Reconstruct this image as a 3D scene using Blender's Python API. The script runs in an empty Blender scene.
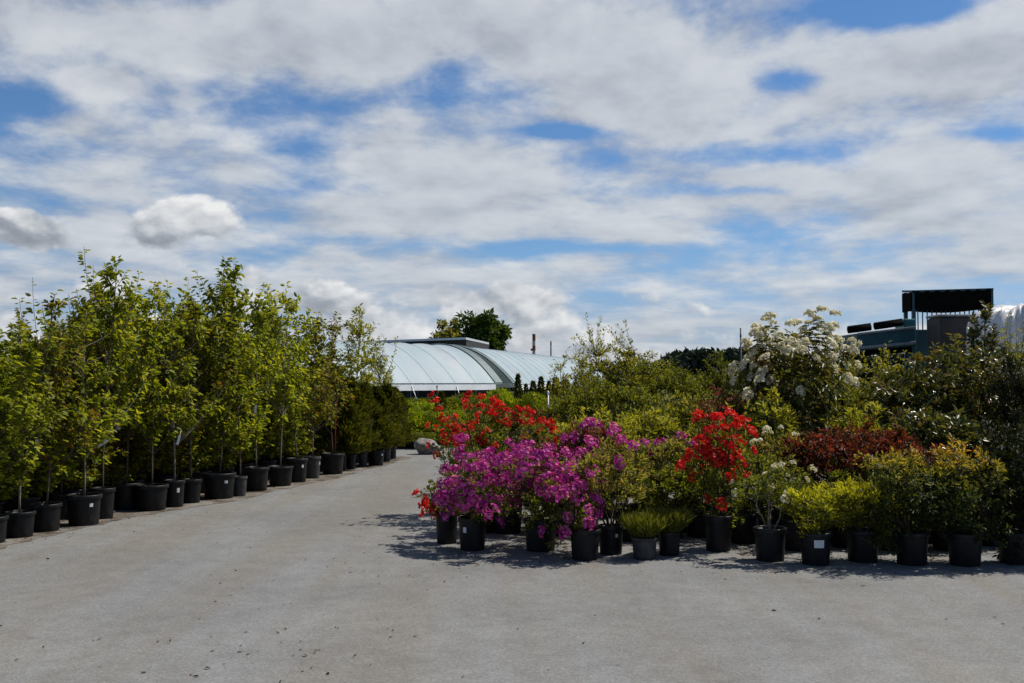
import bpy, math, random
import numpy as np
from mathutils import Vector, Matrix

random.seed(7)
RNG = np.random.default_rng(11)
R = math.radians
scene = bpy.context.scene
COL = scene.collection

# ------------------------------------------------------------------ camera
F = 1050.0; EYE = 1.65; HOR = 382.0
PITCH = math.atan((HOR - 341.5) / F)
cam_d = bpy.data.cameras.new('camera'); cam = bpy.data.objects.new('camera', cam_d); COL.objects.link(cam)
cam_d.sensor_width = 36.0; cam_d.lens = 36.0 * F / 1024.0
cam_d.clip_end = 6000; cam_d.clip_start = 0.05
cam.location = (0, 0, EYE); cam.rotation_euler = (R(90) + PITCH, 0, 0)
scene.camera = cam

def ray(px, py):
    x = (px - 512) / F; y = -(py - 341.5) / F
    c, s = math.cos(PITCH), math.sin(PITCH)
    return Vector((x, c - y * s, s + y * c))
def G(px, py):                      # ground point seen at a pixel
    d = ray(px, py); t = -EYE / d.z
    return Vector((d.x * t, d.y * t, 0))
def P(px, py, D):                   # point at depth D
    d = ray(px, py); t = D / d.y
    return Vector((d.x * t, D, EYE + d.z * t))

# ------------------------------------------------------------------ scene helpers
def empty(name, label, cat, group=None, loc=(0, 0, 0), rz=0.0):
    o = bpy.data.objects.new(name, None); COL.objects.link(o)
    o.empty_display_size = 0.2; o.location = loc; o.rotation_euler = (0, 0, rz)
    o['label'] = label; o['category'] = cat
    if group: o['group'] = group
    return o
def link(name, me, parent=None, label=None):
    o = bpy.data.objects.new(name, me); COL.objects.link(o)
    if parent is not None: o.parent = parent
    if label: o['label'] = label
    return o
def copy_tree(o, parent=None):
    c = o.copy(); COL.objects.link(c)
    if parent is not None:
        c.parent = parent; c.matrix_parent_inverse = o.matrix_parent_inverse.copy()
    for ch in list(o.children): copy_tree(ch, c)
    return c

class MB:
    """collects simple shapes into one mesh"""
    def __init__(s): s.v = []; s.f = []; s.sm = []
    def add(s, vs, fs, smooth=False):
        n = len(s.v); s.v += [tuple(v) for v in vs]
        s.f += [tuple(i + n for i in f) for f in fs]; s.sm += [smooth] * len(fs)
    def box(s, c, size, rot=None, bev=0.0):
        x, y, z = size[0] / 2, size[1] / 2, size[2] / 2
        if bev <= 0:
            vs = [Vector((a, b, d)) for a in (-x, x) for b in (-y, y) for d in (-z, z)]
            fs = [(0, 1, 3, 2), (4, 6, 7, 5), (0, 4, 5, 1), (2, 3, 7, 6), (0, 2, 6, 4), (1, 5, 7, 3)]
        else:
            import bmesh
            bm = bmesh.new(); bmesh.ops.create_cube(bm, size=1.0)
            for v in bm.verts: v.co = Vector((v.co.x * size[0], v.co.y * size[1], v.co.z * size[2]))
            bmesh.ops.bevel(bm, geom=bm.edges[:], offset=bev, segments=2, affect='EDGES', profile=0.5)
            bm.verts.index_update()
            vs = [v.co.copy() for v in bm.verts]; fs = [tuple(v.index for v in f.verts) for f in bm.faces]; bm.free()
        if rot is not None: vs = [rot @ v for v in vs]
        c = Vector(c); s.add([v + c for v in vs], fs)
    def tube(s, pts, rad, sides=5, cap=True):
        pts = [Vector(p) for p in pts]; n = len(pts)
        if not hasattr(rad, '__len__'): rad = [rad] * n
        vs = []; fs = []
        for i, p in enumerate(pts):
            t = (pts[min(i + 1, n - 1)] - pts[max(i - 1, 0)])
            if t.length < 1e-7: t = Vector((0, 0, 1))
            t.normalize()
            a = Vector((1, 0, 0)) if abs(t.x) < .8 else Vector((0, 1, 0))
            u = t.cross(a).normalized(); w = t.cross(u)
            for k in range(sides):
                an = 2 * math.pi * k / sides
                vs.append(p + (u * math.cos(an) + w * math.sin(an)) * rad[i])
        for i in range(n - 1):
            for k in range(sides):
                a = i * sides + k; b = i * sides + (k + 1) % sides
                fs.append((a, b, b + sides, a + sides))
        if cap:
            fs.append(tuple(range(sides - 1, -1, -1))); fs.append(tuple((n - 1) * sides + k for k in range(sides)))
        s.add(vs, fs, True)
    def lathe(s, prof, segs=28, c=(0, 0, 0)):
        vs = []; fs = []; c = Vector(c)
        for (r, z) in prof:
            for k in range(segs):
                a = 2 * math.pi * k / segs
                vs.append(c + Vector((r * math.cos(a), r * math.sin(a), z)))
        for i in range(len(prof) - 1):
            for k in range(segs):
                a = i * segs + k; b = i * segs + (k + 1) % segs
                fs.append((a, b, b + segs, a + segs))
        s.add(vs, fs, True)
    def mesh(s, name, mat):
        me = bpy.data.meshes.new(name); me.from_pydata(s.v, [], s.f)
        me.polygons.foreach_set('use_smooth', s.sm); me.materials.append(mat); me.update()
        return me
    def build(s, name, mat, parent=None, label=None): return link(name, s.mesh(name, mat), parent, label)

# ------------------------------------------------------------------ materials
def new_mat(name):
    m = bpy.data.materials.new(name); m.use_nodes = True
    nt = m.node_tree; nt.nodes.clear()
    out = nt.nodes.new('ShaderNodeOutputMaterial')
    return m, nt, out
def node(nt, t, **kw):
    n = nt.nodes.new(t)
    for k, v in kw.items():
        if k.startswith('i_'):
            key = k[2:]; n.inputs[int(key) if key.isdigit() else key.replace('_', ' ')].default_value = v
        else: setattr(n, k, v)
    return n
def ramp(nt, stops, interp='LINEAR'):
    n = nt.nodes.new('ShaderNodeValToRGB'); cr = n.color_ramp; cr.interpolation = interp
    while len(cr.elements) < len(stops): cr.elements.new(0.5)
    for e, (p, c) in zip(cr.elements, stops):
        e.position = p; e.color = (c[0], c[1], c[2], 1) if hasattr(c, '__len__') else (c, c, c, 1)
    return n
def basic(name, col, rough=0.6, metal=0.0, var=0.15, scale=6.0, bump=0.0, spec=0.5, stops=None):
    m, nt, out = new_mat(name); L = nt.links.new
    tc = node(nt, 'ShaderNodeTexCoord')
    ns = node(nt, 'ShaderNodeTexNoise', i_Scale=scale, i_Detail=6.0, i_Roughness=0.65); L(tc.outputs['Object'], ns.inputs['Vector'])
    lo = tuple(c * (1 - var * 1.6) for c in col); hi = tuple(min(1, c * (1 + var * 1.6)) for c in col)
    rp = ramp(nt, stops or [(0.3, lo), (0.7, hi)]); L(ns.outputs['Fac'], rp.inputs['Fac'])
    b = node(nt, 'ShaderNodeBsdfPrincipled', i_Roughness=rough, i_Metallic=metal)
    b.inputs['Specular IOR Level'].default_value = spec
    L(rp.outputs['Color'], b.inputs['Base Color'])
    if bump:
        bp = node(nt, 'ShaderNodeBump', i_Strength=bump, i_Distance=0.02); L(ns.outputs['Fac'], bp.inputs['Height']); L(bp.outputs['Normal'], b.inputs['Normal'])
    L(b.outputs['BSDF'], out.inputs['Surface'])
    return m
def leaf_mat(name, cols, trans=0.35, rough=0.45, spec=0.4, objvar=0.15, tcol=(1.25, 1.2, 0.55)):
    m, nt, out = new_mat(name); L = nt.links.new
    at = node(nt, 'ShaderNodeAttribute', attribute_name='tint')
    n = len(cols)
    rp = ramp(nt, [(i / max(1, n - 1), c) for i, c in enumerate(cols)]); L(at.outputs['Fac'], rp.inputs['Fac'])
    oi = node(nt, 'ShaderNodeObjectInfo')
    mr = node(nt, 'ShaderNodeMapRange', i_3=1 - objvar, i_4=1 + objvar); L(oi.outputs['Random'], mr.inputs[0])
    hs = node(nt, 'ShaderNodeHueSaturation'); L(rp.outputs['Color'], hs.inputs['Color']); L(mr.outputs[0], hs.inputs['Value'])
    b = node(nt, 'ShaderNodeBsdfPrincipled', i_Roughness=rough); b.inputs['Specular IOR Level'].default_value = spec
    L(hs.outputs['Color'], b.inputs['Base Color'])
    mx = node(nt, 'ShaderNodeMix', data_type='RGBA', blend_type='MULTIPLY'); mx.inputs[0].default_value = 1
    L(hs.outputs['Color'], mx.inputs[6]); mx.inputs[7].default_value = (*tcol, 1)
    t = node(nt, 'ShaderNodeBsdfTranslucent'); L(mx.outputs[2], t.inputs['Color'])
    ms = node(nt, 'ShaderNodeMixShader', i_0=trans); L(b.outputs['BSDF'], ms.inputs[1]); L(t.outputs['BSDF'], ms.inputs[2])
    L(ms.outputs['Shader'], out.inputs['Surface'])
    return m

M = {}
M['pot'] = basic('pot_plastic', (0.008, 0.008, 0.009), 0.5, scale=7, spec=0.25, stops=[(.35, (.006, .006, .007)), (.56, (.009, .009, .009)), (.72, (.035, .032, .028))])
M['pot_dusty'] = basic('pot_plastic_dusty', (0.05, 0.048, 0.044), 0.62, var=0.35, scale=9, spec=0.3)
M['soil'] = basic('potting_soil', (0.03, 0.02, 0.013), 0.95, var=0.5, scale=60, bump=0.8, spec=0.1)
M['bark'] = basic('bark_grey_brown', (0.10, 0.078, 0.055), 0.85, var=0.3, scale=30, bump=0.4, spec=0.2)
M['bark_pale'] = basic('bark_pale', (0.19, 0.165, 0.125), 0.8, var=0.3, scale=30, bump=0.3, spec=0.2)
M['bark_dark'] = basic('bark_dark', (0.045, 0.032, 0.024), 0.85, var=0.3, scale=30, spec=0.2)
M['sticker'] = basic('sticker_white', (0.72, 0.72, 0.7), 0.5, var=0.06, scale=20)
M['tag'] = basic('plant_tag', (0.72, 0.73, 0.76), 0.4, var=0.06, scale=20)
M['red_tape'] = basic('red_tape', (0.42, 0.03, 0.03), 0.5, var=0.1)
M['steel'] = basic('galvanised_steel', (0.42, 0.44, 0.45), 0.45, metal=0.7, var=0.12)
M['stone'] = basic('boulder_stone', (0.21, 0.19, 0.165), 0.9, var=0.3, scale=7, bump=0.9, spec=0.2)
M['bamboo'] = basic('bamboo', (0.30, 0.23, 0.11), 0.6, var=0.2, scale=20)

M['leaf_tree'] = leaf_mat('leaf_tree', [(0.0665, 0.0998, 0.008), (0.193, 0.2328, 0.0133), (0.306, 0.326, 0.0186), (0.4125, 0.3725, 0.0292)], 0.54, 0.5, 0.25, 0.18)
M['leaf_tree_bronze'] = leaf_mat('leaf_tree_bronze', [(0.06, 0.08, 0.007), (0.16, 0.17, 0.011), (0.24, 0.205, 0.016), (0.25, 0.12, 0.03)], 0.5, 0.5, 0.25, 0.15)
M['leaf_pale'] = leaf_mat('leaf_pale', [(0.1725, 0.1955, 0.0207), (0.2875, 0.2875, 0.0345), (0.391, 0.3565, 0.0575)], 0.5, 0.5, 0.25, 0.1)
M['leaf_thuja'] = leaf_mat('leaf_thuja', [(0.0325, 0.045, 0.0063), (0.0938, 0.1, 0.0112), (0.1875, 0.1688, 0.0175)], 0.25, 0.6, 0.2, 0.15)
M['leaf_conifer_yellow'] = leaf_mat('leaf_conifer_yellow', [(0.11, 0.16, 0.010), (0.27, 0.32, 0.015), (0.42, 0.42, 0.02)], 0.5, 0.6, 0.2, 0.15)
M['leaf_azalea'] = leaf_mat('leaf_azalea', [(0.0628, 0.0867, 0.012), (0.157, 0.1794, 0.0209), (0.284, 0.284, 0.0389)], 0.48, 0.5, 0.28, 0.15)
M['leaf_azalea_pale'] = leaf_mat('leaf_azalea_pale', [(0.0875, 0.1063, 0.015), (0.2125, 0.2125, 0.035), (0.35, 0.3125, 0.0625), (0.375, 0.2, 0.075)], 0.45, 0.5, 0.28, 0.15)
M['leaf_maroon'] = leaf_mat('leaf_maroon', [(0.07, 0.06, 0.014), (0.13, 0.04, 0.02), (0.20, 0.04, 0.04), (0.24, 0.10, 0.06)], 0.4, 0.5, 0.28, 0.12, (1.3, .9, .7))
M['leaf_lime'] = leaf_mat('leaf_lime', [(0.066, 0.0935, 0.011), (0.209, 0.2255, 0.0176), (0.396, 0.374, 0.033), (0.484, 0.429, 0.066)], 0.48, 0.48, 0.28, 0.1)
M['leaf_olive'] = leaf_mat('leaf_olive', [(0.108, 0.12, 0.0144), (0.264, 0.252, 0.0288), (0.408, 0.36, 0.06)], 0.45, 0.5, 0.3, 0.12)
M['leaf_mid'] = leaf_mat('leaf_mid', [(0.0652, 0.0838, 0.0093), (0.1631, 0.1786, 0.0155), (0.2794, 0.2716, 0.0279)], 0.45, 0.5, 0.25, 0.2)
M['leaf_gloss'] = leaf_mat('leaf_gloss', [(0.024, 0.0384, 0.0072), (0.072, 0.084, 0.0132), (0.168, 0.156, 0.0264), (0.204, 0.108, 0.0336)], 0.3, 0.33, 0.5, 0.15)
M['leaf_rhodo'] = leaf_mat('leaf_rhodo', [(0.036, 0.054, 0.0096), (0.09, 0.102, 0.0168), (0.18, 0.168, 0.042), (0.24, 0.144, 0.06)], 0.35, 0.4, 0.35, 0.1)
M['leaf_red'] = leaf_mat('leaf_red', [(0.048, 0.0522, 0.0108), (0.0517, 0.0409, 0.013), (0.1265, 0.0341, 0.0181), (0.207, 0.0479, 0.0258), (0.276, 0.1092, 0.0388)], 0.45, 0.5, 0.25, 0.12, (1.4, .8, .6))
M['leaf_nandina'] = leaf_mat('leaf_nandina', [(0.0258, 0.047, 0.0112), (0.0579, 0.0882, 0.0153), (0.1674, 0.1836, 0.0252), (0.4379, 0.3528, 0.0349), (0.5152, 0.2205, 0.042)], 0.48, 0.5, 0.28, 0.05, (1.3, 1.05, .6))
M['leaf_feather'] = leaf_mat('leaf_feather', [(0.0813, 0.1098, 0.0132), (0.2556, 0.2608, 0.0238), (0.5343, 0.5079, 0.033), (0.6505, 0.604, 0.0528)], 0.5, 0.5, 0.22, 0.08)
M['leaf_grassy'] = leaf_mat('leaf_grassy', [(0.0562, 0.0725, 0.0112), (0.1375, 0.15, 0.02), (0.225, 0.2125, 0.0375)], 0.4, 0.5, 0.22, 0.1)
M['leaf_dark'] = leaf_mat('leaf_dark', [(0.010, 0.016, 0.004), (0.022, 0.030, 0.007), (0.05, 0.058, 0.013)], 0.2, 0.55, 0.22, 0.15)
M['leaf_far'] = leaf_mat('leaf_far', [(0.03, 0.058, 0.010), (0.06, 0.095, 0.014), (0.10, 0.135, 0.02)], 0.35, 0.55, 0.22, 0.1)
M['leaf_hill'] = leaf_mat('leaf_hill', [(0.016, 0.026, 0.018), (0.026, 0.038, 0.023), (0.04, 0.053, 0.027)], 0.1, 0.7, 0.15, 0.1)
M['fl_magenta'] = leaf_mat('flower_magenta', [(0.34, 0.016, 0.17), (0.56, 0.035, 0.33), (0.72, 0.15, 0.50), (0.62, 0.09, 0.18)], 0.35, 0.5, 0.25, 0.14, (1.15, .8, 1.1))
M['fl_red'] = leaf_mat('flower_red', [(0.58, 0.012, 0.012), (0.78, 0.028, 0.020), (0.84, 0.07, 0.04)], 0.35, 0.5, 0.25, 0.12, (1.2, .7, .6))
M['fl_white'] = leaf_mat('flower_white', [(0.72, 0.62, 0.36), (0.82, 0.77, 0.56), (0.86, 0.84, 0.70)], 0.42, 0.5, 0.25, 0.06, (1.05, 1.05, .95))
M['fl_coral'] = leaf_mat('flower_coral', [(0.55, 0.10, 0.09), (0.66, 0.18, 0.15), (0.7, 0.30, 0.24)], 0.35, 0.5, 0.25, 0.1, (1.1, .9, .85))

# ------------------------------------------------------------------ leaf meshes
def nrm(a): return a / np.maximum(np.linalg.norm(a, axis=1, keepdims=True), 1e-9)
def leaf_mesh(name, Pp, A, N, Ls, Ws, tint, mat, hexa=True, fold=0.25, droop=0.12):
    Pp = np.asarray(Pp, float); n = len(Pp)
    A = nrm(np.asarray(A, float)); N = np.asarray(N, float)
    S = nrm(np.cross(A, N)); U = np.cross(S, A)
    Ls = np.broadcast_to(Ls, (n,)).reshape(n, 1); Ws = np.broadcast_to(Ws, (n,)).reshape(n, 1)
    if hexa:
        V = np.stack([Pp,
            Pp + A * Ls * .30 + S * Ws * .46 + U * Ws * fold,
            Pp + A * Ls * .68 + S * Ws * .38 + U * (Ws * fold * .8 - Ls * droop * .4),
            Pp + A * Ls - U * Ls * droop,
            Pp + A * Ls * .68 - S * Ws * .38 + U * (Ws * fold * .8 - Ls * droop * .4),
            Pp + A * Ls * .30 - S * Ws * .46 + U * Ws * fold], 1)
        k = 6; fc = np.array([[0, 3, 2, 1], [0, 5, 4, 3]])
    else:
        V = np.stack([Pp, Pp + A * Ls * .5 + S * Ws * .5 + U * Ws * fold,
            Pp + A * Ls - U * Ls * droop, Pp + A * Ls * .5 - S * Ws * .5 + U * Ws * fold], 1)
        k = 4; fc = np.array([[0, 2, 1], [0, 3, 2]])
    fi = (np.arange(n)[:, None, None] * k + fc[None]).reshape(-1, fc.shape[1])
    me = bpy.data.meshes.new(name)
    me.vertices.add(n * k); me.vertices.foreach_set('co', V.reshape(-1).astype(np.float32))
    nf = len(fi); c = fi.shape[1]
    me.loops.add(nf * c); me.loops.foreach_set('vertex_index', fi.reshape(-1).astype(np.int32))
    me.polygons.add(nf); me.polygons.foreach_set('loop_start', (np.arange(nf) * c).astype(np.int32))
    me.polygons.foreach_set('loop_total', np.full(nf, c, np.int32))
    me.update(calc_edges=True)
    at = me.attributes.new('tint', 'FLOAT', 'POINT')
    at.data.foreach_set('value', np.repeat(np.clip(tint, 0, 1), k).astype(np.float32))
    me.materials.append(mat)
    return me

def flower_mesh(name, rng, mat, nfl=7, rad=0.05, fsize=0.03, ball=1.0):
    """a cluster of five-petalled flowers facing outwards around a dome"""
    Pp, A, N, T, Ls, Wd = [], [], [], [], [], []
    for i in range(nfl):
        d = rng.normal(size=3); d[2] = abs(d[2]) * ball + .1; d /= np.linalg.norm(d)
        c = d * rad * rng.uniform(.55, 1.0)
        a = np.cross(d, [0.3, .5, .8]); a /= np.linalg.norm(a); b = np.cross(d, a)
        ph = rng.uniform(0, 6.28); t0 = rng.uniform(.05, .95); fs = fsize * rng.uniform(.8, 1.2)
        Pp.append(np.zeros(3) - d * .004); A.append(d); N.append(a); T.append(.5); Ls.append(np.linalg.norm(c) + .004); Wd.append(.07)   # its stalk
        for k in range(5):
            an = ph + k * 1.2566
            pd = (a * math.cos(an) + b * math.sin(an)) * .9 + d * .45
            Pp.append(c); A.append(pd); N.append(d); T.append(t0 + rng.uniform(-.15, .15)); Ls.append(fs); Wd.append(.85)
    return leaf_mesh(name, np.array(Pp), np.array(A), np.array(N), np.array(Ls), np.array(Ls) * np.array(Wd), np.array(T), mat, True, .12, .12)

FL = {}
for key, mt, n_, rad, fs in (('magenta', 'fl_magenta', 20, .088, .0235), ('red', 'fl_red', 14, .070, .027), ('white', 'fl_white', 20, .082, .033), ('coral', 'fl_coral', 4, .03, .028), ('whitesmall', 'fl_white', 9, .04, .022)):
    FL[key] = [flower_mesh('flower_cluster', np.random.default_rng(100 + i), M[mt], n_ + (i % 3) - 1, rad, fs) for i in range(4)]

# ------------------------------------------------------------------ plant growing
def curve_pts(a, b, bend, n):
    a = np.asarray(a, float); b = np.asarray(b, float); m = (a + b) / 2 + bend
    t = np.linspace(0, 1, n)[:, None]
    return (1 - t) ** 2 * a + 2 * t * (1 - t) * m + t ** 2 * b

def foliage_from_twigs(rng, twigs, sp, hmax):
    """twigs: list of (pts) ; leaves along the outer part of each twig plus a tuft at its tip"""
    Pp, A, N, T, Ls = [], [], [], [], []
    nl = sp['per']
    for pts in twigs:
        n = max(2, int(nl * rng.uniform(.7, 1.3)))
        t = rng.uniform(sp.get('t0', .3), 1.0, n) ** sp.get('tpow', .8)
        idx = t * (len(pts) - 1); i0 = np.clip(idx.astype(int), 0, len(pts) - 2); fr = (idx - i0)[:, None]
        p = pts[i0] * (1 - fr) + pts[i0 + 1] * fr
        d = nrm(pts[i0 + 1] - pts[i0])
        rd = rng.normal(size=(n, 3)); rd -= (rd * d).sum(1, keepdims=True) * d; rd = nrm(rd)
        ax = d * sp.get('fwd', .5) + rd * sp.get('side', .9) + np.array([0, 0, sp.get('up', 0.0)])
        Pp.append(p + rd * sp.get('off', .012)); A.append(ax)
        N.append(np.array([0, 0, 1.0]) + rng.normal(size=(n, 3)) * sp.get('nrand', .55))
        base = rng.normal(.42, .22, n) + rng.normal(0, .12)
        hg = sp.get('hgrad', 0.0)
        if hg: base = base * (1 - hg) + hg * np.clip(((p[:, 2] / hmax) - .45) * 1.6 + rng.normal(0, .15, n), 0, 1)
        base = base + sp.get('tipgrad', .12) * (t - .5) * 2
        T.append(base); Ls.append(sp['L'] * rng.uniform(.6, 1.2, n))
    Pp, A, N, T, Ls = map(np.concatenate, (Pp, A, N, T, Ls))
    return leaf_mesh('foliage', Pp, A, N, Ls, Ls * sp['W'], T, M[sp['mat']], sp.get('hexa', True), sp.get('fold', .22), sp.get('droop', .15))

def grow_tree(rng, h, r, ntips, sp, clear=.18, prof=None, thick=.0105, bark='bark'):
    mb = MB(); n = 12
    ph = rng.uniform(0, 6.28, 2); am = h * .012
    def tr(z):
        return np.array([am * math.sin(z * 2.1 + ph[0]) * (z / h + .1) * 2, am * math.sin(z * 1.7 + ph[1]) * (z / h + .1) * 2, z])
    zs = np.linspace(0, h * .97, n)
    mb.tube([tr(z) for z in zs], [thick * (1 - .8 * z / h) + .002 for z in zs], 7)
    prof = prof or (lambda t: (min(1, (t - clear) / .3) if t > clear else 0) * (1 - max(0, (t - .55) / .45)) ** .7 + .12)
    lump = rng.uniform(0, 6.28, 4)
    twigs = [np.array([tr(z) for z in np.linspace(h * .80, h, 6)])]
    for i in range(6):                                     # a few upright leaders break the outline
        a = tr(h * rng.uniform(.5, .72)); an = rng.uniform(0, 6.28); e = np.array([math.cos(an) * r * .75, math.sin(an) * r * .75, h * rng.uniform(.84, 1.04)])
        pp = curve_pts(a, e, np.array([math.cos(an), math.sin(an), -.2]) * r * .25, 8); twigs.append(pp); twigs.append(pp[3:]); mb.tube(pp, np.linspace(.006, .002, 8), 4, False)
    for i in range(ntips):
        t = clear + (1 - clear) * rng.uniform(0, .97) ** .85
        an = rng.uniform(0, 6.28)
        lm = 1 + .45 * math.sin(an * 2 + lump[0] + t * 6) + .3 * math.sin(an * 3 + lump[1] - t * 11)
        rho = r * prof(t) * lm * rng.uniform(.35, 1.05)
        tip = np.array([math.cos(an) * rho, math.sin(an) * rho, t * h]); tip[:2] += tr(t * h)[:2]
        za = max(h * clear * .8, t * h - rho * rng.uniform(.7, 1.5) - .03)
        a = tr(za)
        pts = curve_pts(a, tip, np.array([math.cos(an), math.sin(an), 0]) * rho * .12 + np.array([0, 0, -rho * .08]), 6)
        rb = .0035 + .004 * min(1, rho / max(r, .01))
        mb.tube(pts, [rb * (1 - .7 * k / 5) for k in range(6)], 4, False)
        twigs.append(pts)
        if rho > r * .4:                                   # side shoots
            for q in range(2):
                s = pts[2 + q]; e = s + nrm(rng.normal(size=(1, 3)))[0] * rho * .32 + np.array([0, 0, rho * .15])
                pp = curve_pts(s, e, np.zeros(3), 4); twigs.append(pp); mb.tube(pp, [.003, .0025, .002, .0015], 3, False)
    return mb.mesh('trunk', M[bark]), foliage_from_twigs(rng, twigs, sp, h)

def grow_shrub(rng, h, r, ntips, sp, stems=6, low=.12, bark='bark_dark', zc=.5, lumps=.25, nfl=0, fl_up=.0, fl_out=.03, fl_vec=None):
    """multi-stemmed shrub; returns stem mesh, foliage mesh, flower sites"""
    mb = MB(); ph = rng.uniform(0, 6.28, 6)
    def lumpy(d):
        return 1 + lumps * (math.sin(3 * d[0] + ph[0]) * math.sin(3 * d[1] + ph[1]) + .7 * math.sin(4.5 * d[2] + ph[2] + 2 * d[0]) + .5 * math.sin(7 * d[0] + ph[3]) * math.sin(6 * d[1] + ph[4]))
    c = np.array([0, 0, h * zc]); rz_up = h * (1 - zc) / (1 + .5 * lumps); rz_dn = h * (zc - low)
    tips = []; fr = []; dirs = []
    for i in range(ntips):
        d = rng.normal(size=3); d /= np.linalg.norm(d)
        f = rng.uniform(.25, 1) ** .5
        lm = lumpy(d)
        tips.append(c + d * np.array([r, r, rz_up if d[2] > 0 else rz_dn]) * lm * f); fr.append(f); dirs.append(d)
    tips = np.array(tips); fr = np.array(fr); dirs = np.array(dirs)
    # limbs
    lim = []
    for k in range(stems):
        an = 6.283 * (k + rng.uniform(-.3, .3)) / stems; b = np.array([math.cos(an), math.sin(an), 0]) * r * .07
        e = np.array([math.cos(an) * r * rng.uniform(.3, .7), math.sin(an) * r * rng.uniform(.3, .7), h * rng.uniform(.55, .85)])
        pts = curve_pts(b, e, np.array([math.cos(an), math.sin(an), .6]) * r * .15, 8)
        pts[1:-1] += rng.normal(size=(6, 3)) * .008
        mb.tube(pts, np.linspace(.011, .004, 8) * (.6 + h * .35), 5, False); lim.append(pts)
    LP = np.concatenate(lim)
    twigs = []
    for tp in tips:
        dv = LP - tp; dist = np.linalg.norm(dv, axis=1) + np.where(LP[:, 2] > tp[2] - .03, .5 * h, 0)
        a = LP[np.argmin(dist)]
        if np.linalg.norm(tp - a) < .04: a = tp - np.array([0, 0, .06])
        pts = curve_pts(a, tp, np.array([0, 0, -.04 * h]), 5)
        mb.tube(pts, [.0045, .004, .003, .0025, .0015], 3, False)
        twigs.append(pts)
    fol = foliage_from_twigs(rng, twigs, sp, h)
    sites = []
    if nfl:
        sc = fr + fl_up * dirs[:, 2] + rng.normal(0, .17, len(fr)) + (0 if fl_vec is None else dirs @ np.array(fl_vec))
        for i in np.argsort(-sc)[:nfl]: sites.append((tips[i] + dirs[i] * fl_out, dirs[i]))
    return mb.mesh('stems', M[bark]), fol, sites

def grow_column(rng, h, r, n, sp, prof=None):
    """dense upright conifer: flat sprays around a stem"""
    prof = prof or (lambda t: min(1, .55 + t * 2) * (1 - t) ** .55)
    mb = MB(); mb.tube([(0, 0, 0), (0, 0, h * .5), (0, 0, h * .96)], [.02, .012, .003], 6)
    Pp, A, N, T, Ls = [], [], [], [], []
    t = rng.uniform(0.02, 1, n); an = rng.uniform(0, 6.283, n)
    lump = 1 + .30 * np.sin(an * 3 + t * 11) + .24 * np.sin(an * 5 - t * 23) + .12 * np.sin(an * 9 + t * 41)
    rho = np.array([r * prof(x) for x in t]) * lump * rng.uniform(.45, 1, n)
    Pp = np.stack([np.cos(an) * rho, np.sin(an) * rho, .03 + t * (h - .05)], 1)
    A = np.stack([np.cos(an), np.sin(an), rng.uniform(sp.get('upmin', .5), sp.get('upmax', 1.8), n)], 1) + rng.normal(size=(n, 3)) * .3
    N = np.stack([-np.sin(an), np.cos(an), rng.uniform(-.3, .6, n)], 1) + rng.normal(size=(n, 3)) * .4
    Ls = sp['L'] * rng.uniform(.6, 1.3, n)
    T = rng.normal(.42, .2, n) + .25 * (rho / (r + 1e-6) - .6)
    fol = leaf_mesh('foliage', Pp, A, N, Ls, Ls * sp['W'], T, M[sp['mat']], sp.get('hexa', False), .1, .1)
    return mb.mesh('trunk', M['bark_dark']), fol

# ------------------------------------------------------------------ pots
PH = 0.30; PRT = 0.17
def pot_mesh(mat):
    m = MB(); m.lathe([(0.001, .004), (.136, .004), (.142, .0), (.147, .012), (.165, .262), (.165, .285), (.156, .285), (.150, .2), (.145, .19)], 32)
    return m.mesh('pot', mat)
def rim_mesh(mat):
    m = MB(); m.lathe([(.1652, .262), (.178, .262), (.181, .268), (.181, .296), (.177, .302), (.158, .302), (.1565, .287)], 32)
    return m.mesh('rim', mat)
m = MB(); m.lathe([(.001, .268), (.06, .272), (.11, .264), (.156, .262)], 20); SOIL = m.mesh('soil', M['soil'])
POT = {k: pot_mesh(M[k]) for k in ('pot', 'pot_dusty')}; RIM = {k: rim_mesh(M[k]) for k in ('pot', 'pot_dusty')}
def quad_on_pot(w, h, z, ang, r=.157):
    m = MB(); k = 4; vs = []
    for i in range(k + 1):
        a = ang + (i / k - .5) * w / r
        for zz in (z, z + h):
            rr = .147 + (.165 - .147) * (zz - .012) / .25 + .0025
            vs.append((rr * math.cos(a), rr * math.sin(a), zz))
    m.add(vs, [(2 * i, 2 * i + 2, 2 * i + 3, 2 * i + 1) for i in range(k)]); return m
STK = {
 'round': quad_on_pot(.035, .035, .19, 0).mesh('sticker', M['sticker']),
 'square': quad_on_pot(.045, .05, .17, 0).mesh('sticker', M['sticker']),
 'wide': quad_on_pot(.105, .07, .17, 0).mesh('sticker', M['sticker']),
}
def add_pot(root, w, h, kind='pot', sticker=None, ang=-1.2, tilt=0):
    """w, h: outer width and height in metres"""
    p = link('pot', POT[kind], root); sx = w / .362; sz = h / .302
    p.scale = (sx, sx, sz); p.rotation_euler = (tilt, 0, random.uniform(0, .2))
    link('rim', RIM[kind], p); link('soil', SOIL, p)
    if sticker:
        s = link('sticker', STK[sticker], p); s.rotation_euler = (0, 0, ang)
    return p

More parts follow.
